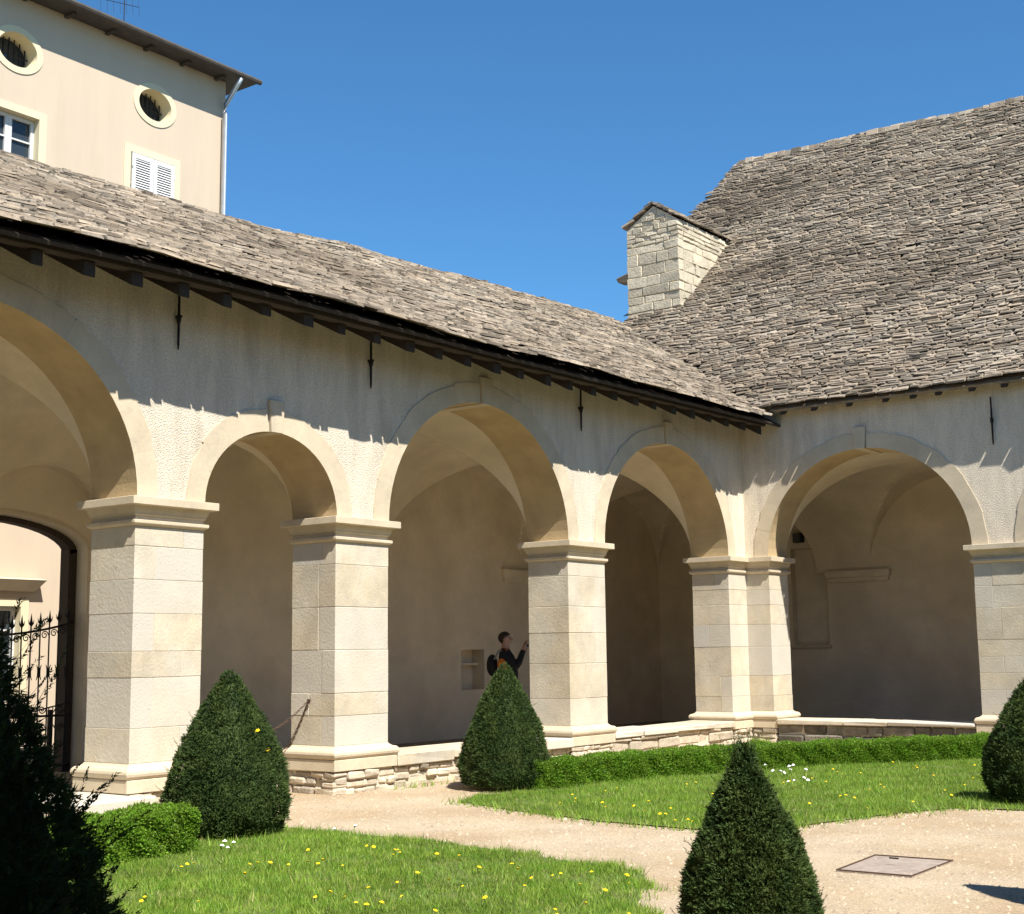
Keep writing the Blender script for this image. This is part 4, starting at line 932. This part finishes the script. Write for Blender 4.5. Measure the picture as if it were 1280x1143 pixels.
# ------------------------------------------------------------------ METAL COVER in the gravel
g4 = [gp(1045, 1090), gp(1140, 1098), gp(1192, 1078), gp(1094, 1071)]; cc = sum(g4, Vector())/4
MC = thing('drain_cover', (cc.x, cc.y, GZ), 'flat rusty metal cover with raised chequer pattern set in the gravel', 'cover')
mb = MB(); mb.hexa([(p.x, p.y, GZ-.02) for p in g4]+[(p.x, p.y, GZ+.010) for p in g4]); mb.build('plate', 'steel', MC)
inn = [cc+(p-cc)*.965 for p in g4]
for i in range(4):
    a, b_, c_, d_ = g4[i], g4[(i+1) % 4], inn[(i+1) % 4], inn[i]; mb = MB(); mb.hexa([(p.x, p.y, GZ+.0101) for p in (a, b_, c_, d_)]+[(p.x, p.y, GZ+.018) for p in (a, b_, c_, d_)]); mb.build('frame_bar', 'rust', MC)
mb = MB()
for i in range(12):
    for j in range(16):
        p = inn[0].lerp(inn[1], (i+.5)/12).lerp(inn[3].lerp(inn[2], (i+.5)/12), (j+.5)/16); a = .8 if (i+j) % 2 else -.8; dx, dy = .014*math.cos(a), .014*math.sin(a)
        mb.hexa([(p.x-dx+dy*.3, p.y-dy-dx*.3, GZ+.0101), (p.x+dx+dy*.3, p.y+dy-dx*.3, GZ+.0101), (p.x+dx-dy*.3, p.y+dy+dx*.3, GZ+.0101), (p.x-dx-dy*.3, p.y-dy+dx*.3, GZ+.0101), (p.x-dx*.7, p.y-dy*.7, GZ+.0145), (p.x+dx*.7, p.y+dy*.7, GZ+.0145), (p.x+dx*.7, p.y+dy*.7, GZ+.0146), (p.x-dx*.7, p.y-dy*.7, GZ+.0146)])
pass
mb = MB(); mb.tube([cc+Vector((-.035, 0, .062)), cc+Vector((.035, 0, .062))], .006, 5); mb.build('lifting_handle', 'iron', MC)

# ------------------------------------------------------------------ PERSON behind the third pier
FZ = .03
PB = Vector((-2.27, -4.07, FZ)); fd = Vector((.80, .60, 0)); rt = Vector((.60, -.80, 0))
def W_(f, r_, z): return PB+fd*f+rt*r_+Vector((0, 0, z*1.03))
jn = {'pelvis': (.10, 0, .95), 'waist': (.09, 0, 1.1), 'chest': (.06, 0, 1.32), 'upper': (.02, 0, 1.44), 'neck': (.02, 0, 1.53), 'chin': (.035, 0, 1.60), 'head': (.03, 0, 1.68), 'crown': (.02, 0, 1.745)}
rad = {'pelvis': (.18, .16), 'waist': (.18, .16), 'chest': (.2, .17), 'upper': (.13, .11), 'neck': (.058, .058), 'chin': (.07, .07), 'head': (.09, .082), 'crown': (.062, .058)}
ed_ = [('pelvis', 'waist'), ('waist', 'chest'), ('chest', 'upper'), ('upper', 'neck'), ('neck', 'chin'), ('chin', 'head'), ('head', 'crown')]
def J(n, p, r_, par): jn[n] = p; rad[n] = (r_, r_) if not hasattr(r_, '__len__') else r_; ed_.append((par, n))
for s, nm in ((1, 'R'), (-1, 'L')):
    J('sh'+nm, (0, s*.20, 1.42), .09, 'upper'); 
    if s > 0: J('el'+nm, (.20, .27, 1.22), .075, 'sh'+nm); J('wr'+nm, (.30, .14, 1.44), .045, 'el'+nm); hand = Vector((.33, .11, 1.53))
    else: J('el'+nm, (.22, -.26, 1.28), .068, 'sh'+nm); J('wr'+nm, (.33, -.10, 1.52), .045, 'el'+nm); hand = Vector((.36, -.07, 1.60))
    J('pa'+nm, tuple(hand), (.036, .022), 'wr'+nm)
    for k in range(4):
        o1 = hand+Vector((.012, s*-.012, .045-.019*k)); o2 = o1+Vector((.012, -s*.035, .01)); o3 = o2+Vector((-.012, -s*.022, -.002))
        J('f%d%s' % (k, nm), tuple(o1), .011, 'pa'+nm); J('g%d%s' % (k, nm), tuple(o2), .0095, 'f%d%s' % (k, nm)); J('h%d%s' % (k, nm), tuple(o3), .008, 'g%d%s' % (k, nm))
    J('t1'+nm, tuple(hand+Vector((-.025, -s*.012, .012))), .012, 'pa'+nm); J('t2'+nm, tuple(hand+Vector((-.03, -s*.04, .028))), .0095, 't1'+nm)
    J('hp'+nm, (.10, s*.095, .90), .11, 'pelvis'); J('kn'+nm, (.12, s*.10, .50), .08, 'hp'+nm); J('an'+nm, (.08, s*.11, .09), .045, 'kn'+nm); J('to'+nm, (.24, s*.13, .035), (.045, .032), 'an'+nm)
keys = list(jn); me = bpy.data.meshes.new('body'); me.from_pydata([tuple(W_(*jn[k])) for k in keys], [(keys.index(a), keys.index(b_)) for a, b_ in ed_], [])
ob = bpy.data.objects.new('body', me); col.objects.link(ob)
sk = ob.modifiers.new('skin', 'SKIN'); sk.use_smooth_shade = True
for i, k in enumerate(keys): me.skin_vertices[0].data[i].radius = rad[k]
me.skin_vertices[0].data[0].use_root = True
sb = ob.modifiers.new('sub', 'SUBSURF'); sb.levels = 1; sb.render_levels = 1
dg = bpy.context.evaluated_depsgraph_get(); bm_ = bpy.data.meshes.new_from_object(ob.evaluated_get(dg)); bpy.data.objects.remove(ob)
bm_.materials.clear(); bm_.materials.append(M['cloth']); bm_.materials.append(M['skin'])
hands = [W_(*jn['pa'+n_]) for n_ in 'RL']; wr = [W_(*jn['wr'+n_]) for n_ in 'RL']
for p in bm_.polygons:
    c = p.center; p.use_smooth = True
    if c.z > FZ+1.525 and (c-W_(.03, 0, 1.66)).length < .17 or any((c-h_).length < .105 and (c-h_).length < (c-w_).length for h_, w_ in zip(hands, wr)): p.material_index = 1
PS = thing('person', (PB.x, PB.y, FZ), 'person in dark jacket raising both hands to photograph, behind the pier', 'person')
body = bpy.data.objects.new('body', bm_); finish(body, PS)
def blob(c, rx, ry, rz, name, m, parent, clip=None, n=14):
    vs = []; fs = []
    for i in range(n+1):
        t = math.pi*i/n
        for j in range(n*2):
            a = math.pi*j/n; vs.append((c[0]+rx*math.sin(t)*math.cos(a), c[1]+ry*math.sin(t)*math.sin(a), c[2]+rz*math.cos(t)))
    k = n*2
    for i in range(n):
        for j in range(k):
            f = (i*k+j, i*k+(j+1) % k, (i+1)*k+(j+1) % k, (i+1)*k+j)
            if clip is None or all(clip(vs[q_]) for q_ in f): fs.append(f)
    mb = MB(); mb.add([tuple(W_(*v)) for v in vs], fs); return mb.build(name, m, parent, smooth=True)
blob((.015, 0, 1.695), .108, .094, .098, 'hair', 'hair', PS, lambda v: v[2] > 1.735 or v[0] < .0 or (v[0] < .03 and v[2] > 1.66))
blob((.132, 0, 1.665), .022, .014, .02, 'nose', 'skin', body, n=6)
for s in (-1, 1):
    blob((.015, s*.088, 1.665), .018, .01, .03, 'ear', 'skin', body, n=6); blob((.108, s*.034, 1.69), .012, .014, .009, 'eye', 'hair', body, n=6)
blob((.118, 0, 1.618), .012, .026, .007, 'mouth', 'skin', body, n=6)
BP = thing('backpack', W_(-.22, .02, 1.0), 'small black backpack worn by the person behind the pier', 'backpack')
blob((-.19, .02, 1.27), .09, .15, .17, 'bag_body', 'cloth', BP); 
mb = MB(); mb.tube([W_(-.15, .13, 1.36), W_(-.08, .16, 1.50), W_(.08, .15, 1.46), W_(.14, .14, 1.30), W_(-.08, .17, 1.14)], .016, 6); mb.build('strap', 'grey', BP)
OB = thing('shoulder_bag', W_(.02, .24, 1.2), 'orange shoulder bag under the arm of the person behind the pier', 'bag')
blob((.0, .235, 1.29), .105, .045, .10, 'pouch', 'orange', OB)
mb = MB(); mb.tube([W_(.08, .24, 1.36), W_(.05, .17, 1.50), W_(-.03, .05, 1.53)], .012, 5); mb.build('strap', 'orange', OB)
CM = thing('hand_camera', W_(.36, .02, 1.53), 'small silver camera held up by the person behind the pier', 'camera')
mb = MB(); vs = [W_(f, r_, z) for z in (1.535, 1.60) for f, r_ in ((.35, -.055), (.35, .075), (.375, .075), (.375, -.055))]; mb.hexa(vs); mb.build('camera_body', 'grey', CM, bevel=.006)
mb = MB(); mb.tube([W_(.374, .01, 1.567), W_(.40, .01, 1.567)], .022, 12); mb.build('lens', 'iron', CM)

# ------------------------------------------------------------------ EAST GALLERY (behind and right of the photographer, unseen; added to block sky light and darken the near yew)
EG = thing('cloister_gallery', (13.8, -11, GZ), 'unseen cloister gallery facing the narrow arch across the court, added to cut sky light', 'gallery')
FE = lambda s_, t, z: (13.75-t, s_, z)
mb = MB(); mb.box((13.75, -21.4, ZI), (13.75+D, -.1, 5.55)); wE = mb.build('arcade_wall', 'roughcast', EG)
EB = [(-20.6, -16.75, 1.73), (-15.85, -12.0, 1.73), (-11.1, -7.25, 1.73), (-6.35, -2.5, 1.73)]
boolean(wE, [cutter(FE, a, b_, r_) for a, b_, r_ in EB])
for a, b_, r_ in EB: arch(EG, FE, a, b_, r_, 6)
for a, b_ in [(-21.4, -20.6), (-16.75, -15.85), (-12.0, -11.1), (-7.25, -6.35), (-2.5, -.1)]:
    mb = MB(); mb.box((13.75, a, .4), (13.75+D, b_, 2.9)); p = mb.build('pier', 'stone', EG)
    q = [(13.75, a), (13.75+D, a), (13.75+D, b_), (13.75, b_)]
    mb = MB(); mb.add(*loft(q, CAPROF)); mb.build('capital', 'trimstone', p); mb = MB(); mb.add(*loft(q, [(GZ-.1, .08)]+BASEPROF)); mb.build('pier_base', 'trimstone', p)
mb = MB(); mb.prism([(13.0, 5.36), (18.5, 8.2), (18.5, 8.32), (13.0, 5.48)], -26, -.4, lambda p, h: (p[0], h, p[1])); mb.build('roof', 'lauze', EG)
mb = MB(); mb.box((18.2, -26, GZ-.1), (18.5, -.1, 8.1)); mb.build('back_wall', 'inplaster', EG)
